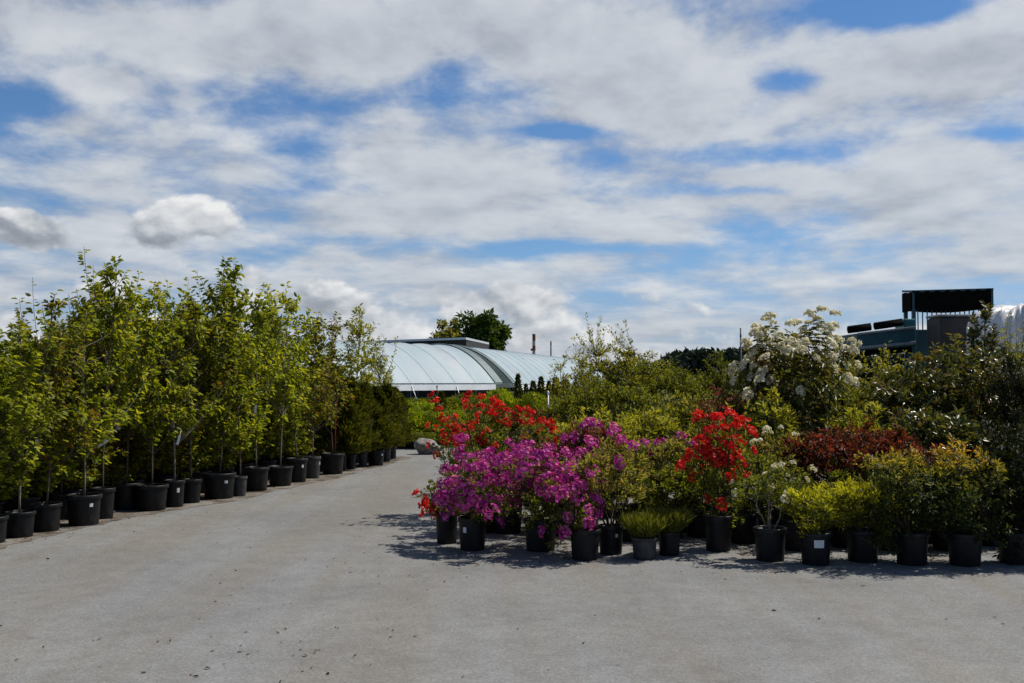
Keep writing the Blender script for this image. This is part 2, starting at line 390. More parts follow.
# ================================================================== LEFT ROWS OF NURSERY TREES
SP_TREE = dict(L=.080, W=.50, per=15, mat='leaf_tree', t0=.2, fwd=.45, side=.9, up=-.12, nrand=.6, droop=.22, off=.015)
SP_TREE2 = dict(SP_TREE, mat='leaf_tree_bronze', L=.072, W=.56)
SP_PALE = dict(L=.066, W=.42, per=13, mat='leaf_pale', t0=.15, fwd=.7, side=.8, up=.05, nrand=.6, droop=.1)
SP_THUJA = dict(L=.10, W=.30, mat='leaf_thuja')
SP_CONY = dict(L=.07, W=.3, mat='leaf_conifer_yellow', upmin=.1, upmax=1.3)

treevar = []
LOWP = lambda t: (.34 + .9 * min(1, t / .45)) * (1 - max(0, (t - .6) / .4)) ** .8 * .85 + .1
def topp(peak, sharp, low):
    return lambda t: (low if t < .30 else min(1, low + (t - .30) / max(.1, peak - .30))) * (1 - max(0, (t - peak) / (1 - peak))) ** sharp + .08
for i, (r, nt_, sp, cl, bark, pk, sh_, lw) in enumerate([
        (.55, 64, SP_TREE, .20, 'bark', .55, .5, .08), (.66, 57, SP_TREE, .20, 'bark', .7, .6, .10), (.50, 64, SP_TREE2, .22, 'bark_pale', .5, .8, .10),
        (.62, 57, SP_TREE, .26, 'bark_pale', .65, .45, .08), (.55, 56, SP_TREE2, .20, 'bark', .6, .7, .11), (.60, 55, SP_TREE, .16, 'bark', .55, .6, .12),
        (.70, 62, SP_TREE, .28, 'bark', .75, .5, .06), (.46, 60, SP_TREE, .16, 'bark_pale', .6, .9, .1), (.58, 54, SP_TREE2, .2, 'bark', .7, .4, .12)]):
    treevar.append(grow_tree(np.random.default_rng(200 + i), 2.5, r, nt_, sp, cl, bark=bark, prof=topp(pk, sh_, lw)))
backvar = [grow_tree(np.random.default_rng(220 + i), 2.5, .52, 170, (SP_TREE, SP_TREE2, SP_TREE)[i], .03, prof=lambda t: LOWP(t) * 1.05 + .15 * (1 - t)) for i in range(3)]
palevar = [grow_tree(np.random.default_rng(230 + i), 2.5, .48, 80, SP_PALE, .25, bark='bark') for i in range(2)]
thujavar = [grow_column(np.random.default_rng(240 + i), 1.5, .33, 6500, SP_THUJA, prof=lambda t: (min(1, .6 + t * 2) * (1 - t ** 2.5) ** .8)) for i in range(3)]

tagm = MB(); tagm.box((0, 0, -.06), (.03, .004, .12)); tagm.tube([(0, 0, 0), (0, .1, .05), (0, .2, .03)], .0025, 4); TAG = tagm.mesh('tag', M['tag'])
tagm = MB(); tagm.box((0, 0, -.035), (.075, .004, .06)); tagm.tube([(0, 0, 0), (0, .1, .05), (0, .2, .03)], .0025, 4); TAGW = tagm.mesh('tag', M['tag'])

def potted(kind, var, pos, height, potw, poth, label, group, wide=1.0, pot='pot', sticker=None, stang=-1.0, tag=None, name='potted_tree', cat='tree', stake=None, rz=None, lean=0):
    t = empty(name, label, cat, group, pos, 0)
    add_pot(t, potw, poth, pot, sticker, stang)
    tm, fm = var
    base_h = 1.5 if kind == 'thuja' else 2.5
    zs = (height - poth * .86) / base_h; rz = random.uniform(0, 6.28) if rz is None else rz
    s = wide
    tr = link('trunk', tm, t); tr.location = (0, 0, poth * .86); tr.scale = (s, s, zs); tr.rotation_euler = (lean + random.uniform(-.03, .03), random.uniform(-.05, .05), rz)
    cr = link('crown', fm, t); cr.location = tr.location; cr.scale = tr.scale; cr.rotation_euler = tr.rotation_euler
    if tag:
        g = link('tag', TAG if tag[0] == 's' else TAGW, t); g.location = (tag[1], -.2, tag[2]); g.rotation_euler = (.1, tag[3], .3)
    if stake:
        mb = MB(); mb.tube([(.05, -.04, poth * .8), (.055, -.045, poth + stake)], .008, 6); st = mb.build('stake', M['bamboo'] if stake < 1 else M['red_tape'], t)
    return t

GF = 'potted trees in the front row along the asphalt'
front = [  # px, base y, pot width px, pot height px, top y, variant, extras, label
 (-14, 545, 30, 27, 330, 0, {}, 'leafy nursery tree cut off by the photo edge at the near end of the row'),
 (14, 539, 30, 26, 318, 7, {}, 'slender bent nursery tree in a low black pot at the near end of the row'),
 (40, 533, 31, 28, 288, 4, dict(tag=('s', -.02, 1.02, .08)), 'nursery tree with a long white strip tag above a black pot near the row end'),
 (57, 521, 26, 26, 326, 8, {}, 'thin nursery tree in a black pot tucked behind the widest low-branched pot'),
 (78, 527, 35, 31, 306, 3, dict(sticker='round', stang=-.75), 'tree with leafy shoots over its rim in a wide black pot with white dot sticker'),
 (99, 520, 24, 31, 256, 0, dict(tag=('s', .12, .95, 1.0)), 'straight thin stemmed tree in narrow black pot beside the dot-stickered wide pot'),
 (121, 511, 30, 27, 290, 6, dict(tag=('w', -.05, 1.1, -.3)), 'tree with a square silver tag, in a dark pot set back from the edge'),
 (147, 512, 33, 26, 283, 1, dict(lean=.02), 'tree with pale side shoot in a wide low black pot, left of two stickered pots'),
 (171, 508, 22, 27, 305, 3, dict(sticker='square', stang=-.9, tag=('s', .13, .95, .25)), 'crooked pale-stemmed tree in black pot with white square sticker'),
 (189, 504, 20, 24, 288, 8, dict(sticker='round', stang=-2.4, tag=('s', -.03, 1.2, .15)), 'straight grey-stemmed tree with white stem tag in a mid-size pot'),
 (215, 500, 34, 26, 258, 0, dict(sticker='round', stang=-.85), 'tallest tree of the row in a wide black pot with white dot'),
 (238, 497, 15, 20, 312, 5, dict(pot='pot_dusty'), 'small tree in the narrow short pot beside the wide dot-stickered one'),
 (254, 492, 25, 24, 288, 7, dict(tag=('s', .03, 1.3, .1)), 'bronze-tinted tree with lush low leaves in a plain black pot mid row'),
 (278, 487, 26, 20, 282, 3, dict(lean=-.03), 'leaning tree with twin pale stems in a low wide black pot'),
 (295, 483, 22, 24, 312, 1, dict(sticker='round', stang=-.9), 'tree in mid-row black pot with white dot, beside the leaning pale-stemmed tree'),
 (311, 479, 17, 22, 312, 2, dict(pot='pot_dusty', sticker='round', stang=-.2), 'straight pale-trunked tree in the dusty grey pot'),
 (331, 475, 24, 21, 318, 4, dict(stake=1.05), 'tree with red-taped stake in wide black pot next to the conifers'),
]
fpos = []
for (px, by, pw, ph, ty, vi, ex, lab) in front:
    g = G(px, by); D = g.y
    rad = pw * D / F / 2
    g.y += rad * .8
    fpos.append(g)
    potted('tree', treevar[vi], g, P(px, ty, g.y).z, pw * D / F, ph * D / F * 1.0, lab, GF, wide=.95 + .1 * random.random(), **ex)
# pale yellow-green trees beyond
for (px, by, ty, w, lab) in ((349, 468, 306, 1.4, 'pale yellow-green airy tree rising above the dark conifers'), (380, 462, 338, 1.2, 'second pale airy tree, shorter, at the far end of the conifers')):
    g = G(px, by); g.y += 1.1; g.x -= .1
    potted('pale', palevar[0 if px < 360 else 1], g, P(px, ty, g.y).z, .36, .32, lab, 'pale airy potted trees by the conifers', wide=w)
# dark columnar conifers
for i, (px, by, pw, ph, ty) in enumerate([(341, 471, 9, 16, 388), (350, 470, 10, 15, 380), (362, 467, 10, 15, 384), (375, 466, 18, 16, 388), (386, 462, 9, 13, 386), (392, 459, 8, 12, 389)]):
    g = G(px, by); D = g.y; g.y += .12
    lab = ['dark columnar conifer beside the red-staked tree in a slim black pot', 'dark columnar conifer, second from the red-staked tree, in a slim pot', 'dark columnar conifer in the third slim pot, before the wide stickered pot',
           'dark columnar conifer in the wider black pot with white dot sticker', 'dark columnar conifer just past the wide stickered pot', 'last dark columnar conifer at the far end of the roadside row'][i]
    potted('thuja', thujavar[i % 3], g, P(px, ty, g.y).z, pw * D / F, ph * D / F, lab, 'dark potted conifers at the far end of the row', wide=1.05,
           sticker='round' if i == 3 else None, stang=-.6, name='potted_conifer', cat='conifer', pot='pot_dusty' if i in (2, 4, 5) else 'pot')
# rows behind
a0 = fpos[1]; a1 = fpos[-1]; axis = (a1 - a0).normalized(); perp = Vector((-axis.y, axis.x, 0))
if perp.x > 0: perp = -perp
Lrow = (a1 - a0).length
for r_ in range(1, 5):
    n = int((Lrow + 5) / .72)
    lab = ['leafy potted tree standing in the second row behind the roadside pots', 'leafy potted tree standing in the third row back from the asphalt',
           'leafy potted tree in the fourth row, mostly hidden by nearer trees', 'leafy potted tree in the last row, mostly hidden by nearer trees'][r_ - 1]
    for i in range(n):
        s = -1.0 + i * .72 + (r_ % 2) * .45 + random.uniform(-.1, .1)
        q = a0 + axis * s + perp * (r_ * .68 + random.uniform(-.08, .08))
        q.z = 0
        D = q.y; px = 512 + q.x / D * F
        if px < -160: continue
        prof = np.interp(px, [-100, 0, 40, 90, 150, 215, 280, 310, 345, 380], [300, 318, 300, 272, 288, 270, 288, 312, 345, 385])
        ht = min(3.5, P(px, prof + random.uniform(24, 84), D).z)
        if s > Lrow - .2: ht = min(ht, 2.0)
        potted('tree', (backvar + treevar[:1])[random.randrange(4)], q, ht, .38, .33, lab, 'potted trees in row %s behind the roadside row' % ['two', 'three', 'four', 'five'][r_ - 1], wide=random.uniform(.9, 1.15))

# ================================================================== RIGHT GROUP OF SHRUBS
SPC = {
 'azalea': dict(L=.045, W=.42, per=18, mat='leaf_azalea', t0=.35, fwd=.7, side=.8, up=.15),
 'azpale': dict(L=.05, W=.38, per=17, mat='leaf_azalea_pale', t0=.4, fwd=.8, side=.8, up=.15),
 'maroon': dict(L=.05, W=.38, per=18, mat='leaf_maroon', t0=.4, fwd=.8, side=.8, up=.1),
 'lime': dict(L=.065, W=.30, per=16, mat='leaf_lime', t0=.45, tpow=.55, fwd=.55, side=.9, up=.25, hgrad=.45),
 'olive': dict(L=.055, W=.42, per=16, mat='leaf_olive', t0=.1, fwd=.7, side=.8, up=.2),
 'mid': dict(L=.05, W=.45, per=22, mat='leaf_mid', t0=.3, fwd=.6, side=.9, up=.15),
 'gloss': dict(L=.085, W=.45, per=14, mat='leaf_gloss', t0=.3, fwd=.6, side=.9, up=.0, nrand=.7, fold=.12),
 'rhodo': dict(L=.115, W=.32, per=13, mat='leaf_rhodo', t0=.6, tpow=.5, fwd=.25, side=1.0, up=-.2, nrand=.3, droop=.2),
 'red': dict(L=.055, W=.36, per=20, mat='leaf_red', t0=.3, fwd=.7, side=.8, up=.0, droop=.25),
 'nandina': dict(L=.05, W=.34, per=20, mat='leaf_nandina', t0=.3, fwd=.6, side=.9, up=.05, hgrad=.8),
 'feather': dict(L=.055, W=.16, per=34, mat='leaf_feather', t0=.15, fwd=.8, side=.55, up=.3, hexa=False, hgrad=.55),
 'dark': dict(L=.06, W=.3, per=18, mat='leaf_dark', t0=.2, fwd=.7, side=.8, up=.1, hexa=False),
}
seed = [500]
def shrub(name, cat, label, px, by, top, hw, spec, pot=None, D=None, group=None, ntips=None, stems=6, flowers=None, nfl=0, fsc=1.0, low=.10, zc=.5,
          lumps=.25, bark='bark_dark', sticker=None, stang=-1.3, potkind='pot', tips_k=1.0, fl_up=.3, fl_vec=None, dx=0):
    """pot: (w px, h px) or metres when D is given"""
    seed[0] += 1; rng = np.random.default_rng(seed[0])
    if D is None:
        g = G(px, by); D0 = g.y; pw, ph = pot[0] * D0 / F, pot[1] * D0 / F; g.y += pw * .45
    else:
        g = P(px, HOR, D); g.z = 0; pw, ph = pot or (.36, .31)
    D = g.y
    ztop = P(px, top, D).z; h = ztop - ph * .85; r = hw * D / F
    t = empty(name, label, cat, group, g, 0)
    add_pot(t, pw, ph, potkind, sticker, stang)
    sp = SPC[spec]
    ntips = ntips or int(tips_k * 190 * (r / .45) ** 1.5 * (h / .9) ** .7)
    sm, fm, sites = grow_shrub(rng, h, r, ntips, sp, stems, low, bark, zc, lumps, nfl, fl_up, .10 if flowers == 'white' else .03, fl_vec)
    for nm, me in (('stems', sm), ('foliage', fm)):
        o = link(nm, me, t); o.location = (dx, 0, ph * .85)
    for (p_, d_) in sites:
        o = link('flower_cluster', FL[flowers][rng.integers(0, 4)], t)
        o.location = (p_[0] + dx, p_[1], p_[2] + ph * .85)
        q = Vector((d_[0], d_[1], max(d_[2], -.2) + .35)).to_track_quat('Z', 'Y')
        o.rotation_euler = q.to_euler(); o.scale = [fsc * rng.uniform(.75, 1.2)] * 3
    return t, rng, ph

GS = None
# ---- front row, from the road side
shrub('flowering_azalea', 'azalea', 'small azalea with few red blooms at the road corner, in a narrow pot', 446, 545, 478, 26, 'azalea', (24, 33), flowers='red', nfl=9, fsc=.8, tips_k=.8, zc=.42, low=-.05, fl_up=-.3, fl_vec=(-1.2, -.3, 0), dx=-.05)
shrub('flowering_azalea', 'azalea', 'magenta azalea in the black pot with a small white torn sticker', 472, 552, 462, 37, 'azalea', (30, 33), flowers='magenta', nfl=60, fsc=.8, sticker='square', stang=-2.2, low=.05)
shrub('flowering_azalea', 'azalea', 'broad magenta azalea in the pot set back between two nearer pots', 507, 535, 447, 54, 'azalea', (34, 34), flowers='magenta', nfl=74, low=.0, zc=.5, lumps=.45)
shrub('flowering_azalea', 'azalea', 'densest magenta azalea, its blooms hanging over the rim', 541, 553, 449, 55, 'azalea', (35, 32), flowers='magenta', nfl=84, low=-.08, zc=.45, lumps=.45)
shrub('flowering_azalea', 'azalea', 'sprawling magenta azalea trailing down in front of its pot beside the tagged pot', 586, 562, 472, 34, 'azpale', (32, 31), flowers='magenta', nfl=44, fsc=.8, low=-.12, zc=.42, tips_k=.8, dx=-.12)
shrub('maroon_azalea', 'azalea', 'open-branched pale azalea with few magenta blooms in tagged pot beside the grassy tufts', 612, 556, 434, 46, 'azpale', (27, 29), flowers='magenta', nfl=11, fsc=.75, sticker='round', stang=-1.2, low=.25, zc=.6)
# ---- grass-like tufts
def tuft(px, by, top, hw, pot, label, potkind, seed_):
    rng = np.random.default_rng(seed_); g = G(px, by); D = g.y; pw, ph = pot[0] * D / F, pot[1] * D / F; g.y += pw * .45
    t = empty('grassy_tuft', label, 'shrub', 'fine-leaved tufts in pots', g); add_pot(t, pw, ph, potkind)
    n = 2600; h = P(px, top, g.y).z - ph * .9; r = hw * D / F
    an = rng.uniform(0, 6.28, n); rr = r * rng.uniform(0, 1, n) ** .6; z = rng.uniform(0, h * .75, n)
    k = .35 + .65 * np.minimum(1, z / (h * .5))
    Pp = np.stack([np.cos(an) * rr * k, np.sin(an) * rr * k, z], 1)
    A = np.stack([np.cos(an) * rr / r * .8, np.sin(an) * rr / r * .8, np.full(n, 1.2)], 1) + rng.normal(size=(n, 3)) * .25
    me = leaf_mesh('foliage', Pp, A, rng.normal(size=(n, 3)), rng.uniform(.05, .11, n), .007, rng.normal(.35, .2, n) + .35 * z / h, M['leaf_grassy'], False, .1, .1)
    o = link('foliage', me, t); o.location = (0, 0, ph * .86)
tuft(646, 561, 512, 22, (27, 22), 'bright fine-leaved tuft in the dusty grey pot', 'pot_dusty', 31)
tuft(671, 557, 508, 22, (24, 24), 'darker fine-leaved tuft in black pot behind the grey one', 'pot', 32)
# ---- red azalea and neighbours
shrub('flowering_azalea', 'azalea', 'scarlet azalea in a tall black pot in front of the white rhododendron', 721, 553, 412, 34, 'azalea', (30, 36), flowers='red', nfl=85, fsc=.88, low=.0, zc=.56, lumps=.45, fl_up=.85)
shrub('dark_shrub', 'shrub', 'dull green shrub with reddish leaves right behind the scarlet azalea pot', 746, 545, 436, 46, 'azalea', (29, 30), low=-.1, zc=.5)
shrub('white_flowering_shrub', 'shrub', 'thin-stemmed shrub with small white blooms in a wide black pot', 774, 563, 462, 34, 'azalea', (34, 33), flowers='whitesmall', nfl=16, fsc=.8, low=.36, zc=.66, bark='bark_pale', stems=4, tips_k=.7)
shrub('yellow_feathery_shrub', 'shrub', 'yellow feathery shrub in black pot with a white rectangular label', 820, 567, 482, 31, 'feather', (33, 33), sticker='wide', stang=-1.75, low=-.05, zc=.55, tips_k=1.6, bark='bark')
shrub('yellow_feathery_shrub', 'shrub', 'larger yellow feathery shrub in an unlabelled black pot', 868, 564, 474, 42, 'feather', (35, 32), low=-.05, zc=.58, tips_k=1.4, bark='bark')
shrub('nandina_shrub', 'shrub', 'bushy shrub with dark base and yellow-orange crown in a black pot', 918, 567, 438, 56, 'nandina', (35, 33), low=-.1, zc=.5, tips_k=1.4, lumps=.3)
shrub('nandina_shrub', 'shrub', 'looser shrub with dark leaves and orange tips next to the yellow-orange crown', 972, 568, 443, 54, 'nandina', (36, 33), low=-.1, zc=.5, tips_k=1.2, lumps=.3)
shrub('dark_shrub', 'shrub', 'very dark fine-leaved shrub at the photo edge in a black pot', 1022, 566, 425, 40, 'dark', (34, 32), low=-.2, zc=.42, tips_k=1.8)
shrub('dark_shrub', 'shrub', 'very dark shrub beyond the photo edge in black pot', 1075, 566, 420, 42, 'dark', (34, 32), low=.0)
# ---- second line: D in metres
shrub('flowering_azalea', 'azalea', 'large loose scarlet azalea towering behind the magenta ones', 498, 0, 388, 52, 'azalea', D=12.6, flowers='red', nfl=98, fsc=.85, low=.02, zc=.55, lumps=.4, tips_k=.6, pot=(.42, .36), fl_up=.2)
shrub('flowering_azalea', 'azalea', 'short scarlet azalea at the back corner by the road, blooms near the boulder', 452, 0, 408, 22, 'azalea', D=13.2, flowers='red', nfl=28, fsc=.8, low=.1, zc=.6, tips_k=.8)
shrub('maroon_azalea', 'azalea', 'maroon-leaved azalea between the scarlet and lime shrubs', 585, 0, 420, 44, 'maroon', D=12.0, low=.1, zc=.6, flowers='magenta', nfl=9)
shrub('lime_pieris', 'shrub', 'lime-tipped pieris behind the maroon azalea', 598, 0, 406, 46, 'lime', D=12.9, low=.2, zc=.6)
shrub('lime_pieris', 'shrub', 'lime-tipped pieris beside the pale azalea, right of its twin', 655, 0, 403, 38, 'lime', D=13.3, low=.2, zc=.6)
shrub('pale_azalea', 'azalea', 'pale olive azalea with bare lower stems behind the grassy tufts', 645, 0, 432, 46, 'azpale', D=11.6, low=.3, zc=.65)
shrub('pale_azalea', 'azalea', 'pale olive azalea with a few purple blooms left of the scarlet azalea', 690, 0, 435, 36, 'azpale', D=11.7, low=.1, zc=.6, flowers='magenta', nfl=5)
shrub('dark_shrub', 'shrub', 'dark shrub filling the gap behind the two grassy tufts', 668, 0, 458, 40, 'azalea', D=11.2, low=.0)
shrub('pale_azalea', 'azalea', 'pale shrub with cream buds between scarlet and white-flowered shrubs', 772, 0, 425, 42, 'azpale', D=11.4, low=.1, flowers='whitesmall', nfl=10)
shrub('red_leaf_shrub', 'shrub', 'dark red-leaved shrub left of its twin behind the yellow feathery pots', 828, 0, 421, 46, 'red', D=11.0, low=.0, zc=.6, tips_k=1.2)
shrub('red_leaf_shrub', 'shrub', 'wider dark red-leaved shrub behind the larger yellow feathery pot', 884, 0, 416, 54, 'red', D=11.2, low=.0, zc=.6, tips_k=1.2)
shrub('dark_shrub', 'shrub', 'dark shrub low behind the labelled pot', 796, 0, 470, 30, 'azalea', D=10.4, low=.0)
shrub('dark_shrub', 'shrub', 'dark shrub low between the two bushy orange-topped pots', 946, 0, 470, 34, 'mid', D=10.4, low=.0)
shrub('dark_shrub', 'shrub', 'dark shrub low between the larger feathery pot and the orange-topped pot', 893, 0, 480, 28, 'mid', D=10.4, low=.0)
for (px, D, top, hw, sp, lab) in [
    (700, 11.3, 448, 34, 'azalea', 'leafy dark shrub filling the space behind the scarlet azalea and the tufts'),
    (735, 11.8, 438, 44, 'azalea', 'leafy shrub squeezed between the scarlet azalea and the rhododendron foot'),
    (630, 11.0, 462, 34, 'azalea', 'low shrub in the shade behind the tagged pale azalea'),
    (845, 10.6, 462, 40, 'azalea', 'low shaded shrub between the two yellow feathery pots'),
    (920, 10.9, 455, 46, 'mid', 'low shaded shrub behind the yellow-orange crowned pot'),
    (990, 10.7, 450, 44, 'dark', 'blackish shrub behind the looser orange-tipped pot'),
    (1005, 11.6, 400, 48, 'dark', 'tall blackish shrub below the conifer at the photo edge'),
    (560, 11.4, 455, 44, 'azalea', 'leafy azalea without bloom in the middle of the magenta ones'),
    (480, 11.6, 455, 30, 'azalea', 'leafy azalea without bloom behind the torn-sticker pot')]:
    shrub('dark_shrub', 'shrub', lab, px, 0, top, hw, sp, D=D, low=-.15, zc=.45)
# ---- third line
shrub('white_rhododendron', 'rhododendron', 'tall rhododendron crowned with white trusses, rising above all the shrubs', 788, 0, 322, 54, 'rhodo', D=12.9, flowers='white', nfl=99, fsc=.86, low=.12, zc=.56, lumps=.3, tips_k=.6, pot=(.46, .40), fl_up=.85)
shrub('pieris_shrub', 'shrub', 'cream-tipped pieris at the foot of the white rhododendron', 775, 0, 383, 34, 'lime', D=12.1, low=.1)
shrub('lime_pieris', 'shrub', 'rounded bright green shrub right of the white rhododendron, lower one', 862, 0, 388, 32, 'lime', D=12.2, low=.1)
shrub('green_shrub', 'shrub', 'green shrub just behind the bright rounded one', 838, 0, 362, 40, 'mid', D=13.4, low=.1)
shrub('green_shrub', 'shrub', 'yellowish green shrub below the teal trailer', 880, 0, 345, 40, 'olive', D=14.6, low=.1)
shrub('glossy_shrub', 'shrub', 'glossy dark-leaved shrub in front of the dark canopy', 912, 0, 338, 52, 'gloss', D=13.2, low=.05, tips_k=.8, lumps=.4)
shrub('glossy_shrub', 'shrub', 'glossy dark-leaved shrub in front of the grey container', 965, 0, 332, 50, 'gloss', D=13.4, low=.05, tips_k=.8, lumps=.4)
shrub('glossy_shrub', 'shrub', 'glossy dark-leaved shrub with a sprig reaching over the canopy roof', 984, 0, 290, 15, 'gloss', D=14.4, low=.3, ntips=80, zc=.72)
shrub('dark_conifer', 'conifer', 'blackish conifer at the photo edge under the white tarp', 1030, 0, 340, 44, 'dark', D=12.4, low=.0, tips_k=1.6)
shrub('dark_conifer', 'conifer', 'blackish conifer beyond the photo edge behind the dark pots', 1090, 0, 330, 46, 'dark', D=12.8, low=.0, tips_k=1.2)
shrub('glossy_shrub', 'shrub', 'small glossy shrub between the red-leaved and orange-topped shrubs', 940, 0, 400, 46, 'gloss', D=11.8, low=.0)
for i in range(9):
    px, D, top = [(1110, 11.5, 420), (1150, 12.5, 372), (1190, 11.2, 430), (1215, 13.5, 350), (1140, 15.0, 340), (1090, 16.0, 345), (1260, 12.0, 400), (1230, 15.5, 345), (1300, 14.0, 360)][i]
    shrub('nursery_shrub', 'shrub', 'dense potted shrub beyond the edge of the photo beside the asphalt', px, 0, top, 46, ('mid', 'olive', 'azalea')[i % 3], D=D, low=.0, group='potted shrubs beyond the edge of the photo')
# ---- fourth line, the taller background shrubs
shrub('olive_shrub', 'shrub', 'tall airy olive shrub with twiggy top behind the lime pieris', 618, 0, 326, 54, 'olive', D=17.0, low=.15, zc=.55, lumps=.4, tips_k=.8)
shrub('olive_shrub', 'shrub', 'airy olive shrub at the road side of the taller twiggy one', 572, 0, 342, 34, 'olive', D=18.0, low=.15, lumps=.4, tips_k=.6)
for i, (px, D, top, hw, sp, lab) in enumerate([
    (575, 15.0, 376, 44, 'mid', 'dense low green shrub under the airy olive shrubs'),
    (620, 15.2, 366, 50, 'mid', 'dense round green shrub directly below the tall twiggy shrub'),
    (668, 16.0, 348, 46, 'mid', 'dense green shrub right of the tall twiggy shrub'),
    (712, 16.6, 349, 44, 'mid', 'dense green shrub against the far wooded hill'),
    (690, 14.2, 384, 40, 'olive', 'yellowish shrub between the dense green ones'),
    (735, 14.0, 372, 36, 'maroon', 'bronze-leaved shrub at the road side of the white rhododendron'),
    (730, 12.6, 402, 34, 'lime', 'pieris with pinkish tips above the scarlet azalea'),
    (655, 13.9, 392, 38, 'mid', 'dark green shrub behind the right-hand lime pieris'),
    (550, 16.5, 402, 26, 'maroon', 'low reddish shrub behind the scarlet azalea'),
    (845, 15.5, 352, 38, 'olive', 'olive shrub behind the white rhododendron below the trailer'),
    (500, 14.6, 418, 34, 'mid', 'low green shrub behind the large loose scarlet azalea'),
    (530, 15.2, 412, 34, 'mid', 'low green shrub at the foot of the little conifer line'),
    (475, 15.6, 424, 28, 'olive', 'low yellowish shrub behind the short scarlet azalea'),
    (950, 16.0, 342, 50, 'mid', 'green shrub half hidden behind the glossy shrubs'),
    (1005, 16.0, 327, 40, 'olive', 'olive shrub in front of the white tarp'),
    (800, 15.5, 360, 40, 'mid', 'green shrub hidden behind the white rhododendron stems')]):
    shrub('green_shrub', 'shrub', lab, px, 0, top, hw, sp, D=D, low=.05, lumps=.3)

# ================================================================== GROUND
def asphalt_mat():
    m, nt, out = new_mat('asphalt'); L = nt.links.new
    tc = node(nt, 'ShaderNodeTexCoord'); O = tc.outputs['Object']
    def ns(scale, det=5, rough=.6, dist=0.0):
        n = node(nt, 'ShaderNodeTexNoise', i_Scale=scale, i_Detail=det, i_Roughness=rough, i_Distortion=dist); L(O, n.inputs['Vector']); return n.outputs['Fac']
    fine = node(nt, 'ShaderNodeTexVoronoi', i_Scale=95.0); L(O, fine.inputs['Vector'])
    rp = ramp(nt, [(0, (.168, .169, .166)), (.35, (.199, .200, .197)), (.75, (.227, .227, .223)), (1, (.262, .261, .256))])
    sep = node(nt, 'ShaderNodeSeparateColor'); L(fine.outputs['Color'], sep.inputs[0]); L(sep.outputs[0], rp.inputs['Fac'])
    def mul(a, b, f=1.0):
        x = node(nt, 'ShaderNodeMix', data_type='RGBA', blend_type='MULTIPLY'); x.inputs[0].default_value = f; L(a, x.inputs[6]); L(b, x.inputs[7]); return x.outputs[2]
    big = ramp(nt, [(.3, (.84, .84, .85)), (.55, (1, 1, 1)), (.75, (1.1, 1.09, 1.07))]); L(ns(.55, 6, .6, .4), big.inputs['Fac'])
    med = ramp(nt, [(.35, (.88, .87, .86)), (.6, (1.03, 1.03, 1.03))]); L(ns(4.5, 6, .7), med.inputs['Fac'])
    c = mul(mul(rp.outputs['Color'], big.outputs['Color']), med.outputs['Color'])
    # brownish dust, long in the driving direction
    mp = node(nt, 'ShaderNodeMapping'); mp.inputs['Rotation'].default_value = (0, 0, R(-8)); mp.inputs['Scale'].default_value = (1.6, .10, 1); L(O, mp.inputs['Vector'])
    st = node(nt, 'ShaderNodeTexNoise', i_Scale=.9, i_Detail=5.0, i_Roughness=.62); L(mp.outputs['Vector'], st.inputs['Vector'])
    sr = ramp(nt, [(.42, 0), (.60, 1.0)]); L(st.outputs['Fac'], sr.inputs['Fac'])
    mx = node(nt, 'ShaderNodeMix', data_type='RGBA'); L(sr.outputs['Color'], mx.inputs[0]); L(c, mx.inputs[6])
    br = mul(c, c, 0); bb = node(nt, 'ShaderNodeMix', data_type='RGBA', blend_type='MULTIPLY'); bb.inputs[0].default_value = 1; L(c, bb.inputs[6]); bb.inputs[7].default_value = (.94, .885, .81, 1)
    L(bb.outputs[2], mx.inputs[7])
    # dark specks and oil spots
    sp = node(nt, 'ShaderNodeTexVoronoi', i_Scale=1.1); L(O, sp.inputs['Vector'])
    s2 = ramp(nt, [(.02, (.35, .33, .31)), (.05, (1, 1, 1))]); L(sp.outputs['Distance'], s2.inputs['Fac'])
    c2 = mul(mx.outputs[2], s2.outputs['Color'], .18)
    b = node(nt, 'ShaderNodeBsdfPrincipled', i_Roughness=.9); b.inputs['Specular IOR Level'].default_value = .2
    L(c2, b.inputs['Base Color'])
    bp = node(nt, 'ShaderNodeBump', i_Strength=.55, i_Distance=.006); L(sep.outputs[0], bp.inputs['Height']); L(bp.outputs['Normal'], b.inputs['Normal'])
    L(b.outputs['BSDF'], out.inputs['Surface']); return m
def soil_ground():
    return basic('field_soil', (.07, .062, .03), .95, var=.4, scale=.6, bump=.3, spec=.1, stops=[(.3, (.05, .036, .022)), (.5, (.075, .08, .022)), (.7, (.06, .085, .018))])
mb = MB(); S = 2500.0; mb.add([(-S, -60, 0), (S, -60, 0), (S, 3500, 0), (-S, 3500, 0)], [(0, 1, 2, 3)])
o = mb.build('ground', soil_ground()); o['kind'] = 'structure'
mb = MB(); mb.add([(-40, -30, .004), (40, -30, .004), (40, 17, .004), (6.0, 22, .004), (-1.5, 26.2, .004), (-7, 26.0, .004), (-14, 34, .004), (-40, 34, .004)], [tuple(range(8))])
o = mb.build('asphalt_yard', asphalt_mat()); o['kind'] = 'structure'
